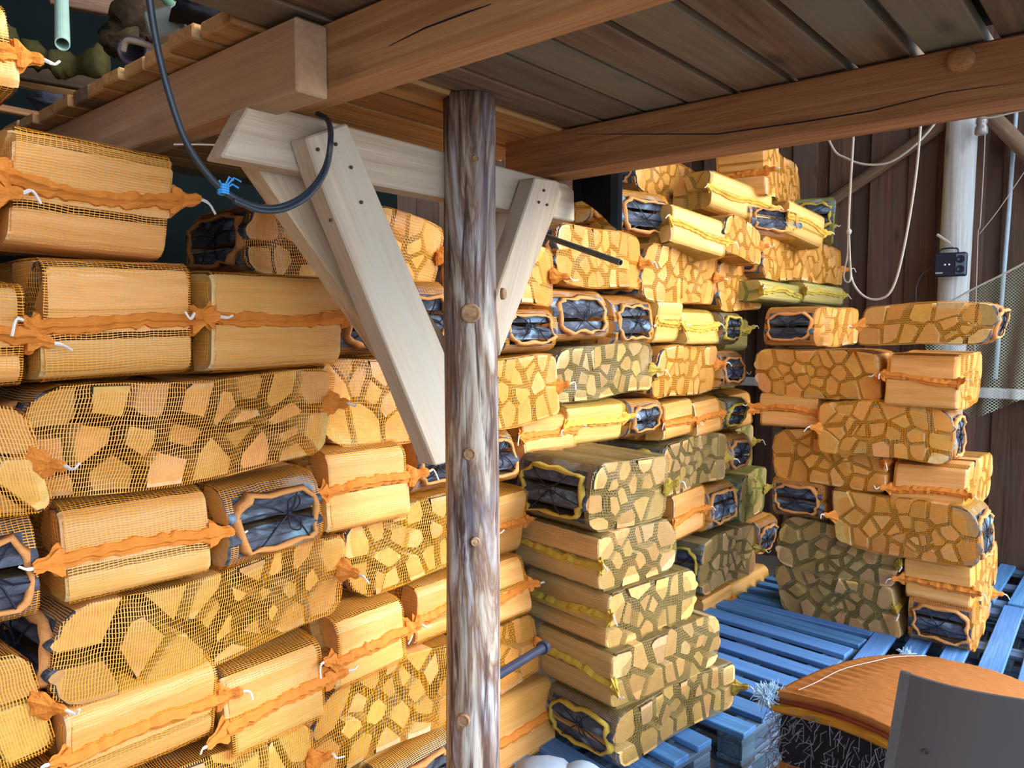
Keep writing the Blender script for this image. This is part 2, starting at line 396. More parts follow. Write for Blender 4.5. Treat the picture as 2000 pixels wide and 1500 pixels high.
def centroid(p):
    A = cx = cz = 0
    for i in range(len(p)):
        x0, z0 = p[i][:2]; x1, z1 = p[(i+1) % len(p)][:2]; k = x0*z1-x1*z0; A += k; cx += (x0+x1)*k; cz += (z0+z1)*k
    return (cx/(3*A), cz/(3*A)) if abs(A) > 1e-7 else p[0][:2]
def area(p):
    return abs(sum(p[i][0]*p[(i+1) % len(p)][1]-p[(i+1) % len(p)][0]*p[i][1] for i in range(len(p))))/2
NETS = {'o': ('net_orange', 'seam_orange', 'orange'), 'v': ('net_olive', 'seam_olive', 'olive'), 'g': ('net_green', 'seam_olive', 'greenish'), 'y': ('net_yellow', 'seam_yellow', 'yellow')}
def make_sack(mat, W, H, D, net, seed, gap=.008, cell=.0058, label='', group='', pale=False, dents=1.0):
    rg = random.Random(seed)
    root = empty('firewood_sack', mat); tag(root, label, 'sack', group)
    nm, sm, _ = NETS[net]
    cw = min(.055, H*.27)
    base = tagpoly(rrect(W, H, cw, 3, .027), W)
    n = max(5, int(W*H/cell))
    fixed = []
    if rg.random() < .8: fixed += [(W/2-.05, H*.25+rg.uniform(-.012, .012)), (W/2-.045, -H*.25+rg.uniform(-.012, .012))]
    else: fixed += [(W/2-.04, H*.1), (W/2-.05, -H*.36)]
    fixed += rg.choice(([(-W/2+.05, H*.24), (-W/2+.05, -H*.24)], [(-W/2+.05, H*.3), (-W/2+.045, -H*.12), (-W/2+.05, -H*.42)], [(-W/2+.05, H*.15), (-W/2+.05, -H*.34)]))
    free = [(rg.uniform(-W/2+.1, W/2-.09), rg.uniform(-H/2+.03, H/2-.03)) for _ in range(max(1, n-len(fixed)))]
    for it in range(2):
        cs = cells_for(fixed+free, base, 0)
        free = [centroid(c) if len(c) > 2 else f for c, f in zip(cs[len(fixed):], free)]
    free = [(x+rg.gauss(0, .012), z+rg.gauss(0, .012)) for x, z in free]
    sites = fixed+free
    cs = cells_for(sites, base, gap)
    sh, bd, bx, by = rg.uniform(-.02, .02)*dents, rg.uniform(-.012, .006)*dents, rg.uniform(-.02, .02)*dents, rg.uniform(-.03, .03)*dents
    ph = rg.uniform(0, 6)
    def deform(x, y, z):
        t = 2*x/W
        return (x+sh*z/H*2, y+bx*t*.4+by*z*.3+.004*math.sin(ph+x*9), z*(1-.05*abs(t)**3*dents)+bd*(t*t-.4)+.005*math.sin(x*11+ph)*dents+H/2)
    ends = []
    for ci, (poly, st) in enumerate(zip(cs, sites)):
        if len(poly) < 3 or area(poly) < 5e-4: ends.append(None); continue
        edgecell = any(p[2] in ('open', 'seam') for p in poly)
        if not edgecell and rg.random() < .7:
            vi = rg.randrange(len(poly)); ax_, az_ = poly[vi][:2]; dl = [math.hypot(p[0]-ax_, p[1]-az_) for p in poly]
            R_ = .5*max(dl)+.5*sum(dl)/(len(dl)-1)
            for k in range(14):
                a_ = 2*math.pi*k/14; nx_, nz_ = math.cos(a_), math.sin(a_)
                if max((p[0]-ax_)*nx_+(p[1]-az_)*nz_ for p in poly) > R_:
                    n0 = len(poly); old = [p for p in poly]
                    poly = clip(poly, nx_, nz_, nx_*ax_+nz_*az_+R_)
                    poly = [(p[0], p[1], 'arc' if abs((p[0]-ax_)*nx_+(p[1]-az_)*nz_-R_) < 1e-6 and p[2] == 'split' else p[2]) for p in poly]
        isopen = any(p[2] == 'open' for p in poly)
        pl = []; longest = max(range(len(poly)), key=lambda i: math.hypot(poly[i][0]-poly[(i+1) % len(poly)][0], poly[i][1]-poly[(i+1) % len(poly)][1]))
        cx, cz = centroid(poly); rounded = rg.random() < .4 and not any(p[2] == 'arc' for p in poly)
        if any(p[2] == 'out' for p in poly) and rg.random() < .75:
            outb = True
        else: outb = False
        for i, p in enumerate(poly):
            q = poly[(i+1) % len(poly)]; dx, dz = q[0]-p[0], q[1]-p[1]; L = math.hypot(dx, dz)
            if L < .002: continue
            t = p[2]
            bk = (t == 'open') or (t == 'out' and outb) or t == 'arc'
            mi = 2 if t == 'open' else 3 if bk else 1
            if t == 'seam': mi = 1
            elif t == 'split' and not bk and not any(p_[2] == 'seam' for p_ in poly) and rg.random() < .62: mi = 3  # dark bark colour on random split sides puts shade into the log gaps
            pl.append((p[0], p[1], mi))
            nx, nz = dz/L, -dx/L
            if (cx-p[0])*nx+(cz-p[1])*nz > 0: nx, nz = -nx, -nz
            if t == 'open' and L > .03:
                for k in (1, 2, 3):
                    f = k/4; s_ = .016*math.sin(math.pi*f); pl.append((p[0]+dx*f+nx*s_, p[1]+dz*f+nz*s_, mi))
            elif rounded and t == 'split' and i == longest and L > .03:
                # rounded bark side: pull the two ends in so that the middle stays within its cell
                for k in (1, 2):
                    f = k/3; pl.append((p[0]+dx*f+nx*.003, p[1]+dz*f+nz*.003, mi))
                a = pl[-3]; pl[-3] = (a[0]+(cx-a[0])*.12, a[1]+(cz-a[1])*.12, a[2])
        if len(pl) < 3: ends.append(None); continue
        y0 = -D/2+rg.random()**1.6*.024; y1 = D/2-rg.random()*.02
        tx, tz = rg.gauss(0, .004), rg.gauss(0, .004)
        b = MB()
        if isopen or any(p[2] == 'seam' for p in poly): tx = tz = 0
        def ring(y, k, ox, oz):
            return [deform(cx+(p[0]-cx)*k+ox, y, cz+(p[1]-cz)*k+oz) for p in pl]
        sl = rg.uniform(-.08, .08)
        R_ = [ring(y0, .93, 0, 0), ring(y0+.005, 1, 0, 0), ring(y1-.005, 1, tx, tz), ring(y1, .93, tx, tz)]
        idx = [[b.vert(p) for p in r] for r in R_]
        for a, c in zip(idx[:-1], idx[1:]):
            for i in range(len(pl)):
                j = (i+1) % len(pl); b.face((a[j], a[i], c[i], c[j]), pl[i][2])
        b.face(idx[0], 0); b.face(tuple(reversed(idx[-1])), 0)
        o = b.build('log', [M['end2' if (rg.random() < (.5 if pale else .18)) else 'end'], M['split_d' if (outb and not any(p[2] == 'seam' for p in poly) and rg.random() < .5) else 'split'], M['bark_blue'], M['bark']], None)
        o.parent = root
        ends.append((cx, cz, math.sqrt(area(poly)/math.pi), y0, y1))
    # net bag
    b = MB(); loop0 = rrect(W+.010, H+.008, cw+.003, 3, .028); loop = []
    for i, p in enumerate(loop0):
        q = loop0[(i+1) % len(loop0)]; L = math.hypot(q[0]-p[0], q[1]-p[1]); k = max(1, round(L/.03))
        for t in range(k):
            lx, lz = p[0]+(q[0]-p[0])*t/k, p[1]+(q[1]-p[1])*t/k
            if lx > W/2-.02: lx -= .003*math.exp(-(lz/.022)**2)
            loop.append((lx, lz))
    NL = len(loop); per = [0]
    for i in range(NL):
        q = loop[(i+1) % NL]; per.append(per[-1]+math.hypot(q[0]-loop[i][0], q[1]-loop[i][1]))
    off = [rg.gauss(0, .0022) for _ in range(NL)]
    ys = [-D/2+.010, -D/2+.03, -D/2+.07, -D*.12, D*.12, D/2-.07, D/2-.03, D/2-.010]
    def put(x, y, z, u, v):
        b.v.append(deform(x, y, z)); b.uv.append((u, v)); return len(b.v)-1
    rows = []
    for y in ys:
        r = []
        for i in range(NL+1):
            x, z = loop[i % NL]; k = 1+(off[i % NL]+rg.gauss(0, .001))/.2
            r.append(put(x*(1+(k-1)*.3), y, z*k, per[i], y))
        rows.append(r)
    for a, c, ya, yc in zip(rows[:-1], rows[1:], ys[:-1], ys[1:]):
        ym = (ya+yc)/2
        for i in range(NL):
            xm = (loop[i][0]+loop[(i+1) % NL][0])/2; zm = (loop[i][1]+loop[(i+1) % NL][1])/2
            if xm < -W/2+.004 and abs(zm) < H*.36 and abs(ym) < D*.40: continue
            b.face((a[i], a[i+1], c[i+1], c[i]))
    good = [e for e in ends if e]
    def xext(z, left):
        r = (cw+.003) if left else .028; a = abs(z)-((H+.008)/2-r)
        e = (W+.010)/2-(0 if a <= 0 else r-math.sqrt(max(0, r*r-a*a)))
        if not left: e -= .003*math.exp(-(z/.022)**2)
        return e
    NX = max(6, round(W/.027)); NZ = max(5, round(H/.027))
    for sgn in (-1, 1):
        if sgn > 0: nx_, nz_ = max(3, NX//3), max(3, NZ//2)
        else: nx_, nz_ = NX, NZ
        g = []
        for jz in range(nz_+1):
            r = []; tz = jz/nz_*2-1; tz = math.copysign(abs(tz)**.9, tz); z = tz*(H+.008)/2*.999
            for ix in range(nx_+1):
                tx = ix/nx_*2-1; x = tx*xext(z, tx < 0)
                ed = min(1-abs(tx), (1-abs(tz))*H/W) * W/2
                if ed < .004: y = sgn*(D/2-.010)
                elif sgn < 0:
                    y = min([e[3]+max(0, math.hypot(x-e[0], z-e[1])-e[2]*.9)*.35 for e in good]+[-D/2+.035])-.004
                else: y = D/2+.002
                r.append(put(x, y, z, x, z))
            g.append(r)
        for jz in range(nz_):
            for ix in range(nx_):
                f = (g[jz][ix], g[jz][ix+1], g[jz+1][ix+1], g[jz+1][ix])
                b.face(f if sgn < 0 else f[::-1])
    b.build('net_bag', M[nm], None, True).parent = root
    # seam across the closed end, with a gathered corner at each end
    def D3(x, y, z): return Vector(deform(x, y, z))
    zoff = rg.uniform(-.02, .02); a1, a2 = rg.uniform(.004, .016), rg.uniform(0, 6)
    b = MB(); rings = []; K = 22
    for i in range(K+1):
        y = -D/2-.004+(D+.008)*i/K; z0 = zoff+a1*math.sin(a2+y*13)+rg.gauss(0, .0018); wv = .016+rg.uniform(-.004, .004); pr = .010+rg.uniform(-.003, .004)
        x = W/2+.004
        rings.append([D3(x-.012, y, z0-wv*1.1), D3(x+pr*.4, y, z0-wv*.8), D3(x+pr*.8, y, z0-wv*.2), D3(x+pr*1.3, y, z0+wv*.1), D3(x+pr*.9, y, z0+wv*.45), D3(x+pr*.25, y, z0+wv*1.0), D3(x-.012, y, z0+wv*1.2)])
    b.loft(rings); b.build('seam', M[sm], None, False).parent = root
    for sg in (-1, 1):
        b = MB(); z0 = zoff+a1*math.sin(a2+sg*D/2*13); base_ = Vector((W/2-.006, sg*D/2*.96, z0)); tip = Vector((W/2+rg.uniform(.012, .03), sg*(D/2+rg.uniform(.028, .055)), z0+rg.uniform(-.015, .03))); rings = []
        for k in range(8):
            t = k/7; c = base_.lerp(tip, t); r = (.024*(1-t)**1.1+.006+.004*math.sin(t*9)); ring = []
            for j in range(14):
                an = 2*math.pi*j/14; rr = r*(1+.14*(-1)**j)*(1+rg.uniform(-.10, .10))
                ring.append(D3(c.x+rr*.55*math.cos(an), c.y, c.z+rr*math.sin(an)))
            rings.append(ring)
        b.loft(rings); e = b.build('corner_tuft', M[sm], None); e.parent = root
        b = MB(); p = D3(*tip); pts = [D3(*base_.lerp(tip, .75)), p, p+Vector((rg.uniform(0, .012), sg*.014, rg.uniform(-.012, .006))), p+Vector((rg.uniform(0, .02), sg*.024, rg.uniform(-.03, .01)))]
        b.tube(catmull(pts, 3), [.0034]*6+[.0024]*4, 5); b.build('thread', M['white_thread'], None).parent = e
    # drawstring end
    b = MB(); rr_ = rrect(D*.78, H*.70, min(.05, H*.25), 4); pts = []
    ring = []
    for i, p in enumerate(rr_):
        q = rr_[(i+1) % len(rr_)]; L = math.hypot(q[0]-p[0], q[1]-p[1]); k = max(1, round(L/.035))
        for t in range(k): ring.append((p[0]+(q[0]-p[0])*t/k, p[1]+(q[1]-p[1])*t/k))
    hp = []
    for i, (yy, zz) in enumerate(ring):
        s_ = 1+rg.uniform(-.09, .05)+.05*math.sin(i*1.9); hp.append(D3(-W/2-.012+rg.uniform(-.005, .003), yy*s_, zz*s_))
    n_ = len(hp); rings = []
    for i in range(n_+1):
        p = hp[i % n_]; c = sum(hp, Vector())/n_; rdir = (p-c).normalized(); r = .009+rg.uniform(-.003, .003); X = Vector((1, 0, 0))
        rings.append([p+rdir*r*1.5+X*.012, p+rdir*r*.5-X*r*.7, p-rdir*r*.5-X*r*.5, p-rdir*r*.6+X*.006, p+rdir*r*.9+X*.012])
    rings[-1] = rings[0]
    b.loft(rings, cap=False); b.build('hem', M['hem' if net == 'o' else sm], None, True).parent = root
    b = MB(); kn = D3(-W/2-.019, rg.uniform(-.03, .03), rg.uniform(-.02, .02))
    for k in range(6):
        p = hp[int((k+rg.uniform(-.2, .2))*n_/6) % n_]; mid = kn.lerp(p, .5)+Vector((-.004, 0, rg.uniform(-.01, .01)))
        b.tube([kn, mid, p], .0022, 5)
    for k in range(2):
        an = rg.uniform(0, 6.28); d1 = Vector((-.3, math.cos(an), math.sin(an)))*.045; d2 = Vector((0, -math.sin(an), math.cos(an)))*.016
        b.tube(catmull([kn, kn+d1*.6+d2, kn+d1, kn+d1*.6-d2, kn], 3), .0019, 5)
    b.blob(kn, (.007, .008, .008), 7, 5, .1, rg)
    b.build('drawstring', M['black_string'], None).parent = root
    return root

ORD = ['first', 'second', 'third', 'fourth', 'fifth', 'sixth', 'seventh', 'eighth', 'ninth', 'tenth', 'eleventh', 'twelfth']
FT = {'E': 'log ends outward', 'S': 'seam end outward', 'O': 'drawstring end outward'}
seed = [100]
def place(face, x0, x1, xr, yt, yb, p0, ang, pile, row, k, net='o', d=None, flip=False, tilt=0, yaw=0, gap=.010, lab=None, cell=.0060, push=0, dents=1.35):
    jr = random.Random(x0*7+yt)
    if not tilt: tilt = jr.uniform(-1.6, 1.6)
    if not yaw: yaw = jr.uniform(-2.2, 2.2)
    a = onplane(x0, (yt+yb)/2, p0, ang); c = onplane(x1, (yt+yb)/2, p0, ang)
    zt = onplane(xr, yt, p0, ang).z; zb = onplane(xr, yb, p0, ang).z
    dirv = Vector((math.cos(ang), math.sin(ang), 0)); w = (c-a).dot(dirv); h = zt-zb
    w -= .012; h -= .010
    inward = Vector((-math.sin(ang), math.cos(ang), 0))
    if face == 'E': D = d or .31; W = w; off = D/2; rot = ang+(math.pi if flip else 0)
    else: D = w; W = d or .40; off = W/2; rot = ang+(-math.pi/2 if face == 'S' else math.pi/2)
    ctr = (a+c)/2+inward*(off+push); ctr.z = zb
    mat = Matrix.Translation(ctr) @ Matrix.Rotation(rot+rad(yaw), 4, 'Z')
    if tilt:
        piv = Matrix.Translation((0, 0, h/2)); ax = inward; ax = (Matrix.Rotation(-(rot+rad(yaw)), 3, 'Z') @ ax)
        mat = mat @ piv @ Matrix.Rotation(rad(tilt), 4, ax) @ piv.inverted()
    seed[0] += 1
    label = lab or '%s net firewood sack, %s, %s, %s row down, %s from left' % (NETS[net][2], FT[face], pile, ORD[row], ORD[k])
    return make_sack(mat, W, h, D, net, seed[0], gap*1.6, cell, label, 'firewood sacks in the '+pile, pale=(net != 'o'), dents=dents)
def rows(pile, data, p0f, ang, start=0):
    for ri, row in enumerate(data):
        for k, s in enumerate(row):
            o = dict(s[6]) if len(s) > 6 else {}
            Y = o.pop('Y', None); pp = p0f(s) if Y is None else (0, Y)
            place(*s[:6], pp, ang, pile, ri+start, k, **o)
# ---- the big pile on the left, up to the post
LEFT = [
 [('S', -300, 36, 10, -4, 190, dict(tilt=-1, Y=1.53, lab='orange net firewood sack at the upper left corner, its seam corner poking into view'))],
 [('S', -345, 0, -5, 265, 492), ('S', 2, 338, 170, 258, 486)],
 [('S', -260, 62, 30, 538, 752), ('S', 64, 386, 220, 498, 738), ('S', 390, 664, 530, 528, 728, dict(d=.55))],
 [('E', -560, 84, 40, 768, 996, dict(gap=.006)), ('E', 40, 648, 340, 735, 942, dict(gap=.014))],
 [('O', -190, 102, 50, 1000, 1215), ('S', 106, 418, 262, 968, 1156), ('O', 420, 632, 522, 925, 1090), ('S', 636, 802, 720, 868, 1030, dict(Y=1.57))],
 [('E', -480, 92, 60, 1262, 1490, dict(gap=.008)), ('E', 96, 678, 390, 1118, 1305, dict(gap=.018)), ('E', 682, 940, 760, 990, 1150, dict(Y=1.60, gap=.013))],
 [('S', 112, 430, 280, 1322, 1500), ('S', 434, 642, 540, 1268, 1440), ('S', 646, 798, 720, 1185, 1322), ('S', 800, 915, 850, 1125, 1245, dict(Y=1.6))],
 [('E', -420, 108, 80, 1508, 1720), ('E', 112, 618, 520, 1432, 1615, dict(gap=.012)), ('E', 624, 905, 745, 1305, 1478, dict(gap=.012, Y=1.58))],
 [('S', 150, 420, 285, 1660, 1830), ('S', 424, 640, 530, 1620, 1780), ('O', 726, 890, 800, 1462, 1600, dict(Y=1.6))],
]
rows('left pile', LEFT, lambda s: (0, 1.55), 0)
# ---- the same pile behind and just right of the post
MID = [
 [('E', 490, 700, 560, 385, 538, dict(Y=1.86, flip=False, d=.36, gap=.012)), ('E', 704, 866, 740, 400, 548, dict(Y=1.84, tilt=9, gap=.010)), ('E', 985, 1086, 1040, 474, 596, dict(gap=.006))],
 [('O', 664, 775, 700, 552, 692, dict(Y=1.64)), ('O', 779, 884, 830, 545, 690), ('O', 985, 1090, 1035, 600, 688)],
 [('E', 618, 900, 740, 695, 868, dict(Y=1.62, gap=.007)), ('E', 930, 1100, 1040, 690, 826, dict(gap=.008))],
 [('O', 806, 915, 840, 850, 968, dict(Y=1.62)), ('O', 919, 1010, 985, 832, 938), ('S', 1012, 1122, 1060, 806, 890, dict(Y=1.74))],
 [('S', 944, 1028, 1000, 948, 1088, dict(Y=1.68))],
 [('S', 919, 1034, 1000, 1092, 1210, dict(Y=1.62))],
 [('E', 909, 1058, 1000, 1214, 1344, dict(Y=1.62, gap=.010))],
 [('S', 925, 1085, 1020, 1350, 1492, dict(Y=1.6))],
]
rows('pile behind post', MID, lambda s: (0, 1.66), 0)
# ---- long pile running away to the right of the post
FAR = [
 [('E', 1086, 1260, 1170, 442, 560, dict(gap=.010)), ('E', 1262, 1402, 1330, 478, 592, dict(net='o', gap=.010)), ('E', 1405, 1488, 1445, 508, 606, dict(cell=.006))],
 [('O', 1072, 1190, 1130, 562, 667, dict(d=.5)), ('O', 1193, 1276, 1235, 574, 673), ('S', 1279, 1330, 1305, 580, 668, dict(net='y')), ('S', 1333, 1402, 1365, 596, 669, dict(net='y')), ('O', 1405, 1448, 1425, 604, 672, dict(net='v')), ('S', 1451, 1500, 1475, 618, 688, dict(net='g', push=.12))],
 [('E', 1090, 1274, 1180, 670, 776, dict(net='v', gap=.013)), ('E', 1277, 1406, 1340, 673, 772, dict(gap=.010)), ('O', 1409, 1454, 1432, 684, 758), ('E', 1457, 1490, 1474, 690, 762, dict(net='g', push=.15))],
 [('S', 1104, 1220, 1165, 778, 862, dict(net='y')), ('O', 1223, 1292, 1258, 780, 856), ('S', 1295, 1354, 1325, 778, 856), ('S', 1357, 1410, 1385, 776, 848), ('O', 1413, 1458, 1435, 776, 842, dict(net='v')), ('S', 1461, 1502, 1480, 765, 838, dict(push=.1))],
 [('E', 1294, 1420, 1360, 850, 952, dict(net='v', gap=.012)), ('O', 1423, 1468, 1446, 846, 922), ('E', 1471, 1512, 1490, 834, 924, dict(net='g', push=.12))],
 [('S', 1312, 1380, 1348, 954, 1050), ('O', 1383, 1440, 1412, 945, 1030), ('E', 1443, 1500, 1470, 920, 1012, dict(net='g'))],
 [('E', 1378, 1470, 1425, 1036, 1142, dict(net='v', gap=.010)), ('O', 1473, 1514, 1494, 1008, 1088)],
 [('S', 1370, 1430, 1400, 1150, 1236), ('S', 1433, 1504, 1466, 1122, 1206, dict(net='y'))],
]
rows('long far pile', FAR, lambda s: (0, 1.75), 0)
# ---- the loose heap on top of the far pile
HEAP = [
 [('E', 1452, 1598, 1525, 298, 398, dict(Y=1.72, yaw=12, gap=.010, dents=2.2, flip=True, d=.26))],
 [('E', 1246, 1408, 1330, 318, 410, dict(Y=2.05, gap=.010, tilt=6)), ('S', 1412, 1494, 1455, 352, 428, dict(d=.25, Y=1.70, net='y', yaw=-14, tilt=8))],
 [('O', 1150, 1222, 1205, 366, 440, dict(d=.25, Y=1.95)), ('O', 1224, 1306, 1275, 372, 466, dict(Y=1.8, yaw=-10, d=.3)), ('S', 1334, 1410, 1375, 408, 492, dict(d=.25, Y=1.66, net='y', yaw=-14, tilt=8)), ('E', 1414, 1492, 1455, 428, 506, dict(Y=1.62, dents=2.5)), ('O', 1486, 1550, 1518, 400, 464, dict(d=.25, Y=1.62, yaw=-16)), ('S', 1553, 1604, 1578, 402, 474, dict(d=.25, Y=1.55, net='y', yaw=-10, tilt=9)), ('E', 1592, 1656, 1622, 394, 472, dict(Y=1.64, d=.25, net='g', dents=3, yaw=18))],
 [('E', 1490, 1648, 1570, 466, 550, dict(Y=1.66, gap=.010))],
 [('S', 1485, 1566, 1525, 550, 592, dict(d=.25, Y=1.64, net='g')), ('S', 1569, 1650, 1610, 552, 594, dict(d=.25, Y=1.62, net='g'))],
]
rows('loose heap', HEAP, lambda s: (0, 1.75), 0)
# ---- the free-standing middle stack: log ends to the right, bag ends to the left
KZ = .15
kc = at(1393, 1444, 2, KZ); kd = at(1300, 1499, 2, KZ); KA = math.atan2((kc-kd).y, (kc-kd).x)
kn_ = Vector((-math.sin(KA), math.cos(KA), 0))
def kstack(cx, yt, yb, xr, xl, row, flip, net='v', inset=.05, lab=None, turn=0):
    p0 = kc+kn_*inset; an = KA+rad(turn); A = onplane(cx, yb, (p0.x, p0.y), KA); zb = A.z; zt = onplane(cx, yt, (p0.x, p0.y), KA).z
    B = onplane(xr, yb, (A.x, A.y), an); C = onplane(xl, yb, (A.x, A.y), an+math.pi/2)
    W = (B-A).length-.01; D = (C-A).length-.01; dv = Vector((math.cos(an), math.sin(an), 0)); nn = Vector((-dv.y, dv.x, 0))
    ctr = A+dv*W/2+nn*D/2; ctr.z = zb
    seed[0] += 1
    lab = '%s net firewood sack, %s to the left, middle stack, %s row down' % (NETS[net][2], 'seam end' if flip else 'drawstring end', ORD[row])
    make_sack(Matrix.Translation(ctr) @ Matrix.Rotation(an+(math.pi if flip else 0), 4, 'Z'), W, zt-zb-.008, D, net, seed[0], .020, .0056, lab, 'firewood sacks in the middle stack', pale=False, dents=.6)
kstack(1158, 908, 1046, 1306, 1008, 0, False, inset=.14)
kstack(1172, 1046, 1160, 1322, 1004, 1, True, inset=.12)
kstack(1192, 1160, 1274, 1356, 1030, 2, True, inset=.10)
kstack(1202, 1276, 1394, 1398, 1056, 3, True, inset=.06)
kstack(1206, 1396, 1505, 1420, 1075, 4, False, inset=.06)
# ---- the stack on the right pallet
rc = at(1900, 1280, 2, .15)
RA = -math.pi/2
RIGHT = [
 [('O', 1492, 1604, 1550, 596, 676, dict(d=.62)), ('E', 1692, 1950, 1810, 590, 672, dict(push=-.12, flip=True, gap=.010))],
 [('E', 1474, 1722, 1600, 680, 778, dict(gap=.008)), ('S', 1726, 1876, 1810, 688, 800, dict(d=.62, push=-.04))],
 [('S', 1476, 1598, 1540, 766, 838), ('E', 1602, 1862, 1725, 782, 892, dict(push=-.05, flip=True, gap=.010))],
 [('E', 1508, 1733, 1620, 842, 950, dict(gap=.010)), ('S', 1738, 1892, 1815, 905, 1004, dict(d=.62))],
 [('O', 1502, 1612, 1556, 936, 1018), ('E', 1632, 1920, 1780, 968, 1084, dict(push=-.06, flip=True, gap=.010))],
 [('E', 1522, 1762, 1640, 1022, 1132, dict(net='v', gap=.014)), ('S', 1766, 1910, 1840, 1092, 1182, dict(d=.62))],
 [('E', 1518, 1756, 1640, 1124, 1228, dict(net='v', gap=.014)), ('O', 1760, 1903, 1835, 1168, 1266, dict(d=.62))],
]
rows('right stack', RIGHT, lambda s: (rc.x, rc.y), RA)
# ------------------------------------------------------------------ pallets
def pallet(org, ang, L, Wd, top, n, label, th=.125, gap=.056, dark=False):
    """deck slats run along the local y, n of them side by side along x"""
    mt = Matrix.Translation((org.x, org.y, top)) @ Matrix.Rotation(ang, 4, 'Z')
    r = empty('pallet', mt); tag(r, label, 'pallet', 'pallets'); rg = random.Random(int(org.x*100))
    p = (L+gap)/n; bpy.context.view_layer.update()
    def piece(name, x0, x1, y0, y1, z0, z1, along, mat):
        b = MB()
        if along == 'y':
            lm = Matrix.Translation((x0, y0, z0)) @ Matrix.Rotation(math.pi/2, 4, 'Z'); b.box(0, y1-y0, -(x1-x0), 0, 0, z1-z0, ch=.003)
        else:
            lm = Matrix.Translation((x0, y0, z0)); b.box(0, x1-x0, 0, y1-y0, 0, z1-z0, ch=.003)
        o = b.build(name, mat); o.parent = r; o.matrix_local = lm
    for i in range(n):
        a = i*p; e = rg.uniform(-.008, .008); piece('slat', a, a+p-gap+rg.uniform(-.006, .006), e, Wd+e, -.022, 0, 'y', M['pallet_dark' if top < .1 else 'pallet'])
    for yy in (0.005, Wd/2-.05, Wd-.105):  # stringers and skids coloured dark to put shade into the slat gaps
        piece('stringer', 0, L, yy, yy+.10, -.044, -.0225, 'x', M['pallet_block'])
        for xx in (0.005, L/2-.05, L-.105): piece('block', xx, xx+.10, yy, yy+.1, -th+.020, -.0445, 'x', M['pallet_block'])
        piece('skid', 0, L, yy, yy+.10, -th, -th+.0195, 'x', M['pallet_block'])
    return r
a0 = at(1694, 1248, 2, .15); a1_ = at(1449, 1436, 2, .15); an = math.atan2((a0-a1_).y, (a0-a1_).x)
dv = (a0-a1_).normalized(); o1 = a0-dv*1.2
pallet(o1, an, 1.2, .80, .15, 8, 'empty blue pallet between the middle and right stacks, black gaps between its slats')
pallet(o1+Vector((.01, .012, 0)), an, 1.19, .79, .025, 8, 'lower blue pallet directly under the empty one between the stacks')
# right stack pallets: slats run away from the viewer
def pallet_x(org, ang, L, Wd, top, n, label, **k): return pallet(org, ang-math.pi/2, L, Wd, top, n, label, **k)
pallet_x(Vector((3.46, .985, 0)), rad(2), .98, 1.22, .15, 7, 'blue pallet with slat ends toward the viewer, under the right stack corner')
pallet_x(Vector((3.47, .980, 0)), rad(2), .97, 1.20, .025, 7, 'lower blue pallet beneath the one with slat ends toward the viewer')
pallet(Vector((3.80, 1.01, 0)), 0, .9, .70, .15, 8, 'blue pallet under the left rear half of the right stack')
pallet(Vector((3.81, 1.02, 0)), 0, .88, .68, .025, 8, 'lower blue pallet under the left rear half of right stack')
pallet_x(Vector((4.74, .86, 0)), rad(0), .8, .80, .15, 6, 'blue pallet behind the right stack, against the brown board wall')
kdv = (kc-kd).normalized(); ko = kc-kdv*1.2
pallet(ko, KA, 1.2, .42, KZ, 9, 'blue pallet edge under the free-standing middle stack')
pallet(ko+Vector((.01, .012, 0)), KA, 1.19, .41, .025, 9, 'lower blue pallet beneath the one under the middle stack')
# ------------------------------------------------------------------ bale of empty net bags and the grey panel
bz = .50
A = at(1512, 1350, 2, bz); B = at(1775, 1278, 2, bz); C = at(2080, 1420, 2, bz); Dp = at(1760, 1445, 2, bz)
C = B+(Dp-A)*1.25; Dq = A+(Dp-A)*1.25
bale = empty('net_bag_bale', Matrix.Translation((A.x, A.y, FLOOR))); bpy.context.view_layer.update()
tag(bale, 'bale of folded orange net bags with black fringed side and white seam, behind grey panel', 'bale')
def bp(u, v, z=0):
    p = A.lerp(Dq, u).lerp(B.lerp(C, u), v); hump = .035*math.sin(math.pi*min(1, max(0, v)))*(1-.5*u)+.03*math.sin(math.pi*min(1, max(0, u)))
    return Vector((p.x, p.y, p.z+hump+z))
rg = random.Random(77)
b = MB(); NU, NV = 40, 72
g = [[b.vert(bp(i/NU, j/NV, .0035*math.sin(j*1.5+3*math.sin(i*.12))*math.sin(math.pi*min(1, i/NU*3))+rg.uniform(-.001, .001))) for i in range(NU+1)] for j in range(NV+1)]
g2 = [[b.vert(bp(i/NU, j/NV, -.022)) for i in range(NU+1)] for j in range(NV+1)]
for j in range(NV):
    for i in range(NU):
        b.face((g[j][i], g[j][i+1], g[j+1][i+1], g[j+1][i])); b.face((g2[j][i], g2[j+1][i], g2[j+1][i+1], g2[j][i+1]))
def rim(top, bot):
    for k in range(len(top)-1): b.face((top[k], bot[k], bot[k+1], top[k+1]))
rim(g[0], g2[0]); rim(g[-1][::-1], g2[-1][::-1]); rim([r[0] for r in g][::-1], [r[0] for r in g2][::-1]); rim([r[-1] for r in g], [r[-1] for r in g2])
M['bale'] = fabric('rust_orange_net_cloth', (.50, .185, .042), 130); M['bale_y'] = fabric('amber_net_edge', (.70, .33, .03), 150); M['bale_dark'] = fabric('dark_red_net_edge', (.28, .05, .02), 150); M['fringe_black'] = fabric('black_fringe', (.016, .016, .03), 90)
kid(b.build('top_bag', M['bale'], smooth=True), bale)
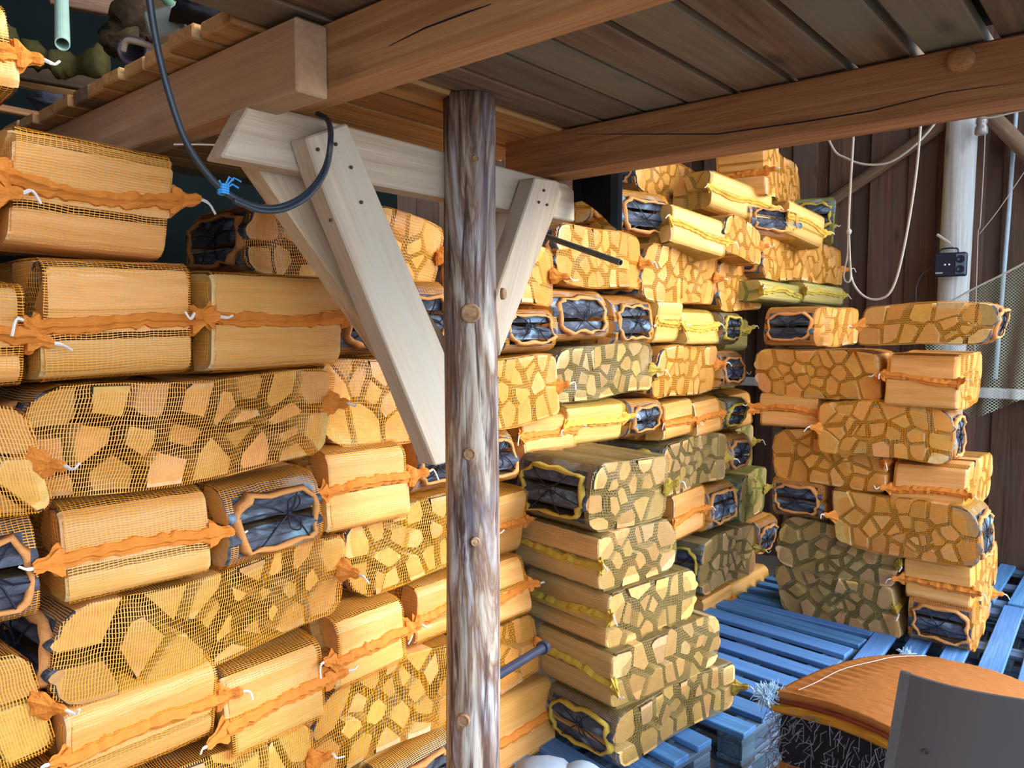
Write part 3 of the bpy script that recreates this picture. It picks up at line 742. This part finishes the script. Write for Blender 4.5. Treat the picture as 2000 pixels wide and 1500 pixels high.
def layer(z0, z1, ins, mat, name, wob=.01):
    bb = MB(); ring = []
    P = [(0, 0), (.33, 0), (.66, 0), (1, 0), (1, .33), (1, .66), (1, 1), (.66, 1), (.33, 1), (0, 1), (0, .75), (0, .5), (0, .25)]
    fine = []
    for i in range(len(P)):
        q = P[(i+1) % len(P)]
        for t in range(4): fine.append((P[i][0]+(q[0]-P[i][0])*t/4, P[i][1]+(q[1]-P[i][1])*t/4))
    rr = []
    for zz, ex in ((z0, 0), (z0+(z1-z0)*.3, .012), (z0+(z1-z0)*.7, .014), (z1, 0)):
        r_ = []
        for (u, v) in fine:
            p = bp(u, v); p0 = bp(.5, .5); d = (p-p0); d.z = 0; d.normalize()
            p = p+d*(ex-ins+rg.uniform(-wob, wob)); hum = p.z-bz; f = max(0, (zz-FLOOR)/(bz-FLOOR)); r_.append(Vector((p.x, p.y, zz+hum*f-.022+rg.uniform(-.002, .002))))
        rr.append(r_)
    bb.loft(rr); return kid(bb.build(name, mat), bale)
layer(bz-.012, bz-.0, .004, M['bale_dark'], 'folded_bag', .002)
layer(bz-.045, bz-.013, .002, M['bale_y'], 'folded_bag', .004)
layer(bz-.20, bz-.046, .03, M['fringe_black'], 'fringed_side', .012)
layer(bz-.33, bz-.201, .02, M['bale'], 'folded_bag', .010)
layer(FLOOR+.022, bz-.331, .02, M['fringe_black'], 'fringed_side', .012)
sm_ = MB(); sm_.tube([bp(.125+.01*math.sin(k*.6), .04+k/24*.94, .004) for k in range(25)], .0013, 6); kid(sm_.build('seam_stitch', flat('dull_white_stitch', (.50, .47, .46), .8)), bale)
fr_ = MB()
for k in range(520):
    u, v = rg.choice(((rg.uniform(0, .75), 0), (0, rg.uniform(0, .25)))); p = bp(u, v); p.z -= rg.uniform(.05, .42); o_ = bp(.5, .5); d = p-o_; d.z = 0; d.normalize(); p += d*rg.uniform(0, .012)
    fr_.tube([p, p+d*rg.uniform(.004, .02)+Vector((rg.uniform(-.015, .015), rg.uniform(-.015, .015), rg.uniform(-.03, .01))), p+d*rg.uniform(.0, .03)+Vector((rg.uniform(-.02, .02), rg.uniform(-.02, .02), rg.uniform(-.06, 0)))], .0012, 4)
kid(fr_.build('fringe', flat('grey_blue_fringe', (.20, .21, .27)), kind='stuff'), bale)
fr_ = MB(); c0 = bp(-.02, 0, -.01)
for k in range(420):
    d = Vector((rg.gauss(0, 1), rg.gauss(0, 1), rg.gauss(.2, 1))).normalized(); L = rg.uniform(.015, .045); p = c0+(B-A).normalized()*rg.uniform(-.035, .02)
    fr_.tube([p, p+d*L*.6+Vector((rg.uniform(-.008, .008),)*3), p+d*L], .0012, 4)
kid(fr_.build('frayed_corner', flat('pale_blue_fray', (.42, .62, .85)), kind='stuff'), bale)
fr_ = MB(); c0 = bp(-.01, 1.0, .0)
for k in range(60):
    d = Vector((rg.gauss(0, 1), rg.gauss(0, 1), rg.gauss(.2, .6))).normalized(); L = rg.uniform(.01, .035); p = c0+(B-A).normalized()*rg.uniform(-.03, .01)
    fr_.tube([p, p+d*L*.6, p+d*L], .0012, 4)
kid(fr_.build('frayed_corner', bpy.data.materials['pale_blue_fray'], kind='stuff'), bale)
# grey folded panel leaning in front of the bale
P1 = dep(1759, 1312, 1.62); P2 = dep(2140, 1402, 1.42); P3 = at(1640, 2010, 2, FLOOR+.004); P4 = P3+(P2-P1); P4.z = FLOOR+.004
panel = empty('rigid_sheet', Matrix.Translation(P3)); bpy.context.view_layer.update(); tag(panel, 'plain grey rigid sheet standing upright in the lower right corner', 'sheet')
nv = (P2-P1).cross(P3-P1).normalized()
if nv.dot(CAM-P1) < 0: nv = -nv
b = MB(); rr = []
for i in range(21):
    u = i/20; bow = .012*math.sin(u*5)
    top = P1.lerp(P2, u)+nv*bow; bot = P3.lerp(P4, u)+nv*bow; rr.append([top, bot, bot-nv*.006, top-nv*.006])
b.loft(rr)
q = N('grey_sheet'); st = q.noise(q.coord((30, 30, .8), False), 1, 3); col = q.mix(st, (.094, .086, .098), (.112, .103, .116)); q.color(col, .5, .35); q.bump(st, .1, .003); M['grey'] = q.m
kid(b.build('sheet', M['grey'], smooth=False), panel)
b = MB(); e0, e1 = P1.lerp(P3, .0), P1.lerp(P3, 1); xd = (P2-P1).normalized()
b.prism([e0-xd*.001+nv*.001, e0+xd*.019+nv*.004, e1+xd*.019+nv*.004, e1-xd*.001+nv*.001], nv*-.011); kid(b.build('folded_edge', flat('grey_edge', (.13, .135, .15), .45)), panel)
b = MB(); hc = dep(1810, 1462, 1.5); d = ray(1810, 1462); t = (P1-CAM).dot(nv)/d.dot(nv); hc = CAM+d*t
xr_ = (P2-P1).normalized(); zr_ = nv.cross(xr_); ring = lambda r, o: [hc+nv*o+(xr_*math.cos(k*.5236)+zr_*math.sin(k*.5236))*r for k in range(12)]
b.loft([ring(.0062, .0105), ring(.0062, .0145), ring(.0042, .0145), ring(.004, .0125)]); kid(b.build('rivet', flat('dark_rivet', (.07, .07, .08))), panel)
# ------------------------------------------------------------------ behind the loft edge and stored on it
def one(b, name, mat, label, cat, group=None, smooth=False):
    return tag(b.build(name, mat, smooth=smooth), label, cat, group)
M['teal'] = flat('dark_teal_shade', (.006, .010, .011), .95, .03, var=.4, scale=5)
b = MB(); b.box(-1.7, 2.6, 3.0, 3.012, 1.00, 3.6)  # dark roof sheet enlarged, its near-black colour stands in for the loft's shade
one(b, 'roof_shade_sheet', M['teal'], 'large dark teal sheet standing in for shade at the back of the loft', 'sheet')
M['pvc'] = flat('pale_green_pvc', (.33, .50, .44), .45, .4, var=.12, scale=40)
M['pipe_in'] = flat('pipe_inside', (.45, .27, .13), .8)
def hollow(name, p, q, r, mat, label, n=20, wall=.16, inner=None):
    """open pipe from p (visible mouth) to q"""
    p, q = Vector(p), Vector(q); t = (q-p).normalized(); a = t.cross(Vector((.2, .3, .93))).normalized(); c = t.cross(a); L = (q-p).length
    R = lambda s_, rr: [p+t*s_+(a*math.cos(2*math.pi*k/n)+c*math.sin(2*math.pi*k/n))*rr for k in range(n)]
    b = MB(); b.loft([R(L, r), R(.002, r), R(0, r*.97), R(0, r*(1-wall)), R(.12, r*(1-wall))], cap=False)
    f = R(.12, r*(1-wall)); b.face([b.vert(v) for v in f]); f = R(L, r); b.face([b.vert(v) for v in f])
    return one(b, name, mat, label, 'pipe', smooth=False)
pe = dep(122, 86, 1.55); hollow('plastic_pipe', pe, dep(118, -110, 1.95), .0142, M['pvc'], 'pale green plastic pipe with open end, hanging over the loft at upper left')
q1 = dep(305, -12, 1.62); hollow('plastic_pipe', dep(352, 32, 1.66), dep(270, -70, 1.72), .011, flat('green_pvc', (.13, .26, .18), .5), 'darker green plastic pipe lying among rags on the loft edge')
def plank(p, q, wd, th, mat, label, cat='plank'):
    p, q = Vector(p), Vector(q); fr = frame(p, q-p); b = MB(); b.box(0, (q-p).length, -th/2, th/2, -wd/2, wd/2, ch=.003)
    return tag(b.build('plank', mat, mat=fr), label, cat, 'planks under the far roof')
M['old_plank'] = timber('old_dark_plank', (.075, .048, .033), (.035, .021, .013), (.11, .075, .05), 0)
plank(dep(-40, 122, 2.15), dep(330, 188, 2.35), .055, .03, M['old_plank'], 'old grey-brown plank across the dark loft, uppermost under the mossy cloth')
plank(dep(-40, 144, 2.2), dep(240, 206, 2.4), .024, .03, M['loft_pale'], 'thin pale batten in the dark loft below the old plank')
plank(dep(-60, 200, 2.2), dep(170, 244, 2.4), .02, .03, M['loft_pale'], 'lowest thin batten in the dark loft, just above the top left sack')
plank(dep(100, -16, 2.2), dep(345, 30, 2.3), .075, .03, M['pole_brown'], 'brown plank at the very top left behind the green pipe')
def rag(name, c, r, mat, label, cat, seed_, jit=.35, n=14, k=9):
    b = MB(); b.blob((0, 0, 0), r, n, k, jit, random.Random(seed_)); o = b.build(name, mat, smooth=True, mat=Matrix.Translation(c)); return tag(o, label, cat)
M['moss'] = flat('olive_cloth', (.055, .048, .018), .95, .1, var=.6, scale=60, bump=.6); M['dark_rag'] = flat('dark_rag', (.012, .012, .018), .9, .1, var=.6, scale=60, bump=.6)
M['brown_rag'] = flat('brown_rag', (.045, .030, .018), .95, .1, var=.7, scale=70, bump=.8)
cl = MB(); rg = random.Random(4); rr = []
path = catmull([dep(8, 70, 2.1), dep(45, 98, 2.1), dep(95, 118, 2.1), dep(140, 128, 2.12), dep(205, 118, 2.12)], 6)
for i, p in enumerate(path):
    r = .034+.010*math.sin(i*.9)+rg.uniform(-.006, .006); rr.append([p+UP*(r*math.sin(2*math.pi*k/10)*(1+rg.uniform(-.2, .2)))+FW*(r*.8*math.cos(2*math.pi*k/10)) for k in range(10)])
cl.loft(rr); one(cl, 'rolled_cloth', M['moss'], 'mossy olive cloth roll lying across the dark loft', 'cloth', smooth=True)
rag('rag_bundle', dep(275, 30, 1.82), (.06, .05, .055), M['brown_rag'], 'brown ragged bundle on the loft between pipe and cable', 'rag', 1)
rag('rag_bundle', dep(385, 28, 1.62), (.055, .05, .022), M['dark_rag'], 'dark rag heap on the loft boards right of the cable', 'rag', 2)
rag('rag_bundle', dep(240, 76, 1.82), (.045, .045, .045), M['brown_rag'], 'frayed brown bundle behind the worn boot on the loft', 'rag', 3)
rag('rag_bundle', dep(98, 200, 2.0), (.045, .05, .022), flat('blue_grey_rag', (.045, .05, .075), .9), 'blue-grey crumpled rag at the left end of the loft boards', 'rag', 6)
# worn boot with an open shaft facing the viewer
bo = empty('worn_boot', Matrix.Translation(dep(258, 98, 1.72))); bpy.context.view_layer.update(); tag(bo, 'worn dark boot lying on the loft edge, its open shaft toward the viewer', 'boot')
c0 = dep(258, 98, 1.72); b = MB(); rr = []; rg = random.Random(9)
for (s_, r) in ((.08, .018), (.03, .024), (0, .027), (-.004, .033), (.0, .036), (.05, .038), (.12, .036), (.20, .03), (.24, .014)):
    rr.append([c0+FW*s_+(RT*math.cos(2*math.pi*k/14)*r+UP*math.sin(2*math.pi*k/14)*r*.95)*(1+rg.uniform(-.06, .06)) for k in range(14)])
b.loft(rr); kid(b.build('boot_shaft', flat('cracked_leather', (.045, .038, .06), .5, .4, var=.6, scale=40), smooth=True), bo)
b = MB(); b.tube(catmull([dep(240, 100, 1.69), dep(247, 80, 1.68), dep(270, 82, 1.68), dep(300, 92, 1.69)], 5), .007, 6); kid(b.build('boot_strap', flat('pale_strap', (.30, .25, .21)), smooth=True), bo)
b = MB(); b.box(-.035, .035, -.03, .03, -.03, .03, ch=.006); o = b.build('metal_box', flat('dull_grey_metal', (.16, .18, .17), .5, .5, .3), mat=frame(dep(326, 52, 1.66), RT+UP*.25)); tag(o, 'small dull grey metal box on the loft boards beside the cable', 'box')
# black cable with a blue string
M['cable'] = flat('black_blue_cable', (.022, .035, .055), .4, .5, var=.2)
pts = [(284, -60), (292, 0), (305, 80), (325, 165), (360, 270), (405, 340), (455, 385), (510, 405), (560, 400), (605, 372), (636, 325), (646, 270), (640, 235), (622, 222)]
cable = empty('cable', Matrix.Translation(at(540, 404, 1, 1.15))); bpy.context.view_layer.update(); tag(cable, 'black cable hanging in a long loop from the loft to the crosspiece', 'cable')
b = MB(); b.tube(catmull([at(x, y, 1, 1.13) for x, y in pts[:-2]]+[at(640, 235, 1, 1.20), at(620, 222, 1, 1.235)], 8), .0052, 8); kid(b.build('cord', M['cable'], smooth=True), cable)
b = MB(); b.tube(catmull([at(x+1, y+7, 1, 1.125) for x, y in ((455, 385), (510, 405), (560, 400), (605, 372), (636, 325), (646, 270))], 8), .0045, 8); kid(b.build('cord', M['cable'], smooth=True), cable)
M['blue_string'] = flat('bright_blue_string', (.05, .33, .80), .5)
b = MB(); c0 = at(436, 370, 1, 1.13)
for k in range(4): b.tube([c0+(RT*math.cos(a)*.0075+FW*math.sin(a)*.0075)+UP*(.004*(k-1.5)) for a in [x*.7 for x in range(10)]], .0022, 5)
for (dx, dy) in ((.028, .012), (.024, .002), (.016, .014), (-.01, .008)): b.tube([c0, c0+RT*dx*.6+UP*(dy+.006), c0+RT*dx+UP*dy], .0016, 5)
kid(b.build('string_tie', M['blue_string']), cable)
b = MB(); b.tube([at(340, 282, 1, 1.45), at(385, 282, 1, 1.4), at(452, 284, 1, 1.32)], .0016, 5); one(b, 'string', M['white_thread'], 'thin pale string between the top left sack and the crosspiece end', 'string')
# bars, flap and lumps around the post
b = MB(); p, q_ = dep(1062, 1264, 2.36), dep(930, 1344, 1.98); b.tube([p, q_], .0135, 12); d = (p-q_).normalized(); b.tube([p-d*.014, p+d*.006], .021, 12)
one(b, 'steel_bar', flat('blue_black_steel', (.05, .06, .11), .4, .5, .4), 'dark steel bar pointing from behind the post toward the middle stack', 'bar')
hollow('grey_pipe', dep(1212, 513, 1.95), dep(1030, 449, 2.25), .0082, flat('grey_green_plastic', (.10, .12, .115), .5), 'thin grey-green pipe with open end jutting right from behind the brace', wall=.22)
b = MB(); rr = []
for i, (x, y1) in enumerate([(1118, 396), (1136, 392), (1155, 404), (1175, 420), (1192, 438), (1206, 449), (1213, 450)]):
    X = 1.70+.012*math.sin(i*1.3)+.006; c_ = at(x, y1, 0, X); a_ = Vector((X, c_.y, 2.108)); rr.append([a_, c_, c_+Vector((.004, 0, 0)), a_+Vector((.004, 0, 0))])
b.loft(rr); one(b, 'rubber_flap', flat('black_rubber', (.006, .007, .010), .85, .08), 'black rubber flap hanging below the dark brown beam beside the crosspiece', 'flap')
rag('paper_bag', Vector((0, 0, 0)), (.1, .1, .1), M['grey'], 'x', 'bag', 1) if False else None
b = MB(); rg = random.Random(12)
for (x, y, r, rz) in ((1062, 1505, .105, .25), (1136, 1508, .075, .25)):
    c0 = dep(x, y, 2.02); rr = []
    zt = c0.z+.02; zs = [FLOOR, FLOOR+.1, FLOOR+.25, zt-.06, zt-.025, zt-.006, zt]; fs = [.9, 1, .98, .95, .8, .45, .1]
    for z, f in zip(zs, fs): rr.append([Vector((c0.x+math.cos(k*.5236)*r*f*(1+rg.uniform(-.05, .05)), c0.y+math.sin(k*.5236)*r*f, z)) for k in range(12)])
    b.loft(rr)
one(b, 'crumpled_bag', flat('pale_blue_grey_plastic', (.30, .40, .55), .5, .4, var=.3, scale=25), 'pale blue-grey crumpled bag at the bottom edge, right of the post', 'bag', smooth=True)
# ------------------------------------------------------------------ far right: pole, wall braces, ropes, radio, net
lx = 5.42
pl_ = [at(1868-(1868-1862)*0+dx, y, 0, lx) for dx, y in ((12, 225), (-6, 590))]
top = at(1880, 228, 0, lx); bot = at(1861, 585, 0, lx); up3 = (top-bot)/(top.z-bot.z)
p0 = bot+up3*(FLOOR-bot.z); p1 = bot+up3*(4.15-bot.z); rr = []
for i in range(26):
    t = i/25; c0 = p0.lerp(p1, t); rr.append([c0+Vector((math.cos(k*.3927)*.088*(1+.05*mnoise.noise(Vector((k, i*.4, 1)))), math.sin(k*.3927)*.088, 0)) for k in range(16)])
b = MB(); b.loft(rr); one(b, 'round_pole', M['pole'], 'pale grey round pole standing in front of the brown board wall', 'pole', smooth=True)
def roundpole(p, q_, r, mat, label):
    fr = frame(Vector(p), Vector(q_)-Vector(p)); L = (Vector(q_)-Vector(p)).length; b = MB()
    b.loft([[(L*i/8, math.cos(k*.6283)*r*(1+.08*math.sin(i*2+k)), math.sin(k*.6283)*r) for k in range(10)] for i in range(9)])
    return tag(b.build('wall_brace', mat, smooth=True, mat=fr), label, 'brace', 'braces on the board wall')
roundpole(at(1570, 430, 0, 5.48), at(1862, 228, 0, 5.46), .042, M['pole_brown'], 'brown slanting pole brace left of the grey pole on the wall')
roundpole(at(1925, 216, 0, 5.42), at(2060, 352, 0, 5.42), .048, M['pole_brown'], 'brown slanting pole brace right of the grey pole on the wall')
M['rope'] = flat('pale_rope', (.44, .42, .39), .8); X = 4.6
def rope(name, pts, r, label, mat=None, X=4.6, cat='rope'):
    b = MB(); b.tube(catmull([at(x, y, 0, X) for x, y in pts], 6), r, 6); return one(b, name, mat or M['rope'], label, cat, smooth=True)
rope('rope', [(1560, 90), (1618, 272), (1655, 310), (1705, 322), (1755, 308), (1825, 242), (1890, 120)], .0062, 'pale rope sagging in a shallow curve across the brown slanting brace')
r_ = empty('rope_loop', Matrix.Translation(at(1720, 585, 0, 4.55))); bpy.context.view_layer.update(); tag(r_, 'pale rope hanging in a long deep loop before the brown board wall', 'rope')
b = MB(); b.tube(catmull([at(x, y, 0, 4.55) for x, y in ((1675, 90), (1667, 262), (1661, 360), (1657, 455), (1660, 520), (1668, 556), (1690, 580), (1718, 584), (1742, 565), (1762, 500), (1785, 370), (1798, 245), (1806, 100))], 6), .0066, 6); kid(b.build('rope', M['rope'], smooth=True), r_)
b = MB(); b.tube(catmull([at(x, y, 0, 4.54) for x, y in ((1657, 452), (1655, 500), (1648, 535), (1652, 550), (1661, 545), (1660, 500), (1658, 455))], 5), .005, 6); kid(b.build('knot_loop', M['rope'], smooth=True), r_)
b = MB(); b.blob(at(1658, 453, 0, 4.54), (.015, .014, .02), 9, 6, .1, rg); kid(b.build('knot', M['rope'], smooth=True), r_)
rope('cord', [(1905, 228), (1935, 230), (1970, 222), (2010, 212), (2080, 190)], .005, 'pale cord running sideways just under the dark beam at upper right', X=5.2, cat='cord')
rope('cord', [(1925, 100), (1924, 260), (1915, 430), (1910, 460), (1906, 600), (1904, 690)], .0028, 'thin upright cord between the grey pole and the conduit', X=5.3, cat='cord')
rope('cord', [(1912, 458), (1950, 410), (2010, 322), (2060, 250)], .0024, 'thin slanting cord rising from the upright cord to the right', X=5.3, cat='cord')
b = MB(); b.tube([at(x, y, 0, 5.50) for x, y in ((1988, 100), (1984, 225), (1970, 420), (1952, 640), (1944, 740))], .0125, 8)
one(b, 'conduit', flat('pale_blue_conduit', (.36, .48, .60), .4), 'pale blue conduit running up the board wall at the far right', 'conduit', smooth=True)
b = MB(); c0 = at(1917, 246, 0, 5.3); rr = []
for z, r in ((.055, .012), (.045, .030), (.02, .032), (.005, .026), (-.01, .034), (-.045, .036), (-.055, .025)): rr.append([c0+Vector((math.cos(k*.628)*r, math.sin(k*.628)*r, z)) for k in range(10)])
b.loft(rr); one(b, 'glass_jar', flat('cloudy_glass', (.28, .27, .28), .15, .8), 'small cloudy jar hanging right of the grey pole under the beam', 'jar', smooth=True)
# radio
rc0 = at(1857, 517, 0, 5.27); ry = (at(1888, 517, 0, 5.27)-at(1826, 517, 0, 5.27)).length/2; rh = .072
fr = Matrix.Identity(4)
for i, v in enumerate((Vector((0, -1, 0)), Vector((1, 0, 0)), Vector((0, 0, 1)))):
    for j in range(3): fr[j][i] = v[j]
fr.translation = rc0; ra = empty('radio', fr); bpy.context.view_layer.update(); tag(ra, 'dark blue portable radio hung on the grey pole, aerial pointing up left', 'radio')
def rpart(name, b, mat, sm=False): o = b.build(name, mat, smooth=sm); o.parent = ra; return o
M['radio'] = flat('dark_blue_plastic', (.010, .016, .045), .35, .5)
b = MB(); b.box(-ry, ry, -.02, .025, -rh, rh, ch=.008); rpart('body', b, M['radio'])
b = MB(); b.box(ry*.34, ry*.95, -.024, -.0205, -rh*.82, rh*.86, ch=.002); rpart('speaker_panel', b, flat('blue_grey_plastic', (.10, .15, .24), .4))
for z in (.03, -.03):
    b = MB(); b.loft([[(ry*.64+math.cos(k*.4488)*r, y, z+math.sin(k*.4488)*r) for k in range(14)] for y, r in ((-.0245, .024), (-.030, .022), (-.030, .015), (-.026, .004))]); rpart('dial', b, M['radio'])
for x in (-.028, -.005):
    b = MB(); b.blob((x, -.022, .0), (.006, .004, .006), 8, 5, 0); rpart('button', b, M['white_thread'])
b = MB(); b.box(-ry*.9, -ry*.45, -.0225, -.0205, -rh*.74, -rh*.62); rpart('label_strip', b, flat('pale_strip', (.35, .4, .5)))
b = MB(); b.tube([(ry*.5, 0, rh), (-ry*.1, 0, rh+.055)], .004, 6); b.tube([(-ry*.1, 0, rh+.055), (-ry*.95, 0, rh+.115)], .009, 6); rpart('aerial', b, M['rope'])
b = MB(); b.tube(catmull([(-ry*.75, 0, rh), (-ry*.6, 0, rh+.025), (ry*.3, 0, rh+.025), (ry*.45, 0, rh)], 4), .005, 6); rpart('handle', b, M['radio'])
b = MB(); b.tube(catmull([(-ry, 0, -.01), (-ry-.05, .0, -.03), (-ry-.09, 0, -.09), (-ry-.10, 0, -.17), (-ry-.085, 0, -.27)], 5), .003, 5); rpart('power_cord', b, M['cable'])
# fishing net
q = N('pale_green_mesh'); uvn = q.new('ShaderNodeUVMap'); uvn.uv_map = 'UVMap'; sp = q.new('ShaderNodeSeparateXYZ'); q.link(uvn.outputs[0], sp.inputs[0])
fa = q.math('FRACT', q.math('MULTIPLY', q.math('ADD', sp.outputs[0], sp.outputs[1]), 60)); fb = q.math('FRACT', q.math('MULTIPLY', q.math('SUBTRACT', sp.outputs[0], sp.outputs[1]), 60))
al = q.math('MAXIMUM', q.math('LESS_THAN', fa, .15), q.math('LESS_THAN', fb, .15)); q.color((.34, .40, .32), .7)
tr = q.new('ShaderNodeBsdfTransparent'); mx = q.new('ShaderNodeMixShader'); q.link(al, mx.inputs[0]); q.link(tr.outputs[0], mx.inputs[1]); q.link(q.b.outputs[0], mx.inputs[2]); q.link(mx.outputs[0], q.out.inputs[0])
fn = empty('fishing_net', Matrix.Translation(at(1950, 560, 0, 4.95))); bpy.context.view_layer.update(); tag(fn, 'pale green mesh net hung from a slanting cord at the far right', 'net')
ed = catmull([at(x, y, 0, 4.95) for x, y in ((1810, 607), (1850, 592), (1905, 562), (1960, 535), (2010, 508), (2090, 460))], 6)
b = MB(); b.tube(ed, .0055, 6); kid(b.build('edge_cord', M['rope'], smooth=True), fn)
b = MB(); g = []
for i, p in enumerate(ed):
    r = []
    for j in range(12):
        z = p.z-.75*(j/11)*(.25+.75*min(1, i/12)); f = .05*math.sin(i*.9+j*.35)*j/11; b.v.append((p.x+f, p.y, z)); b.uv.append((p.y, z)); r.append(len(b.v)-1)
    g.append(r)
for i in range(len(g)-1):
    for j in range(11): b.face((g[i][j], g[i][j+1], g[i+1][j+1], g[i+1][j]))
kid(b.build('mesh', q.m, smooth=True), fn)
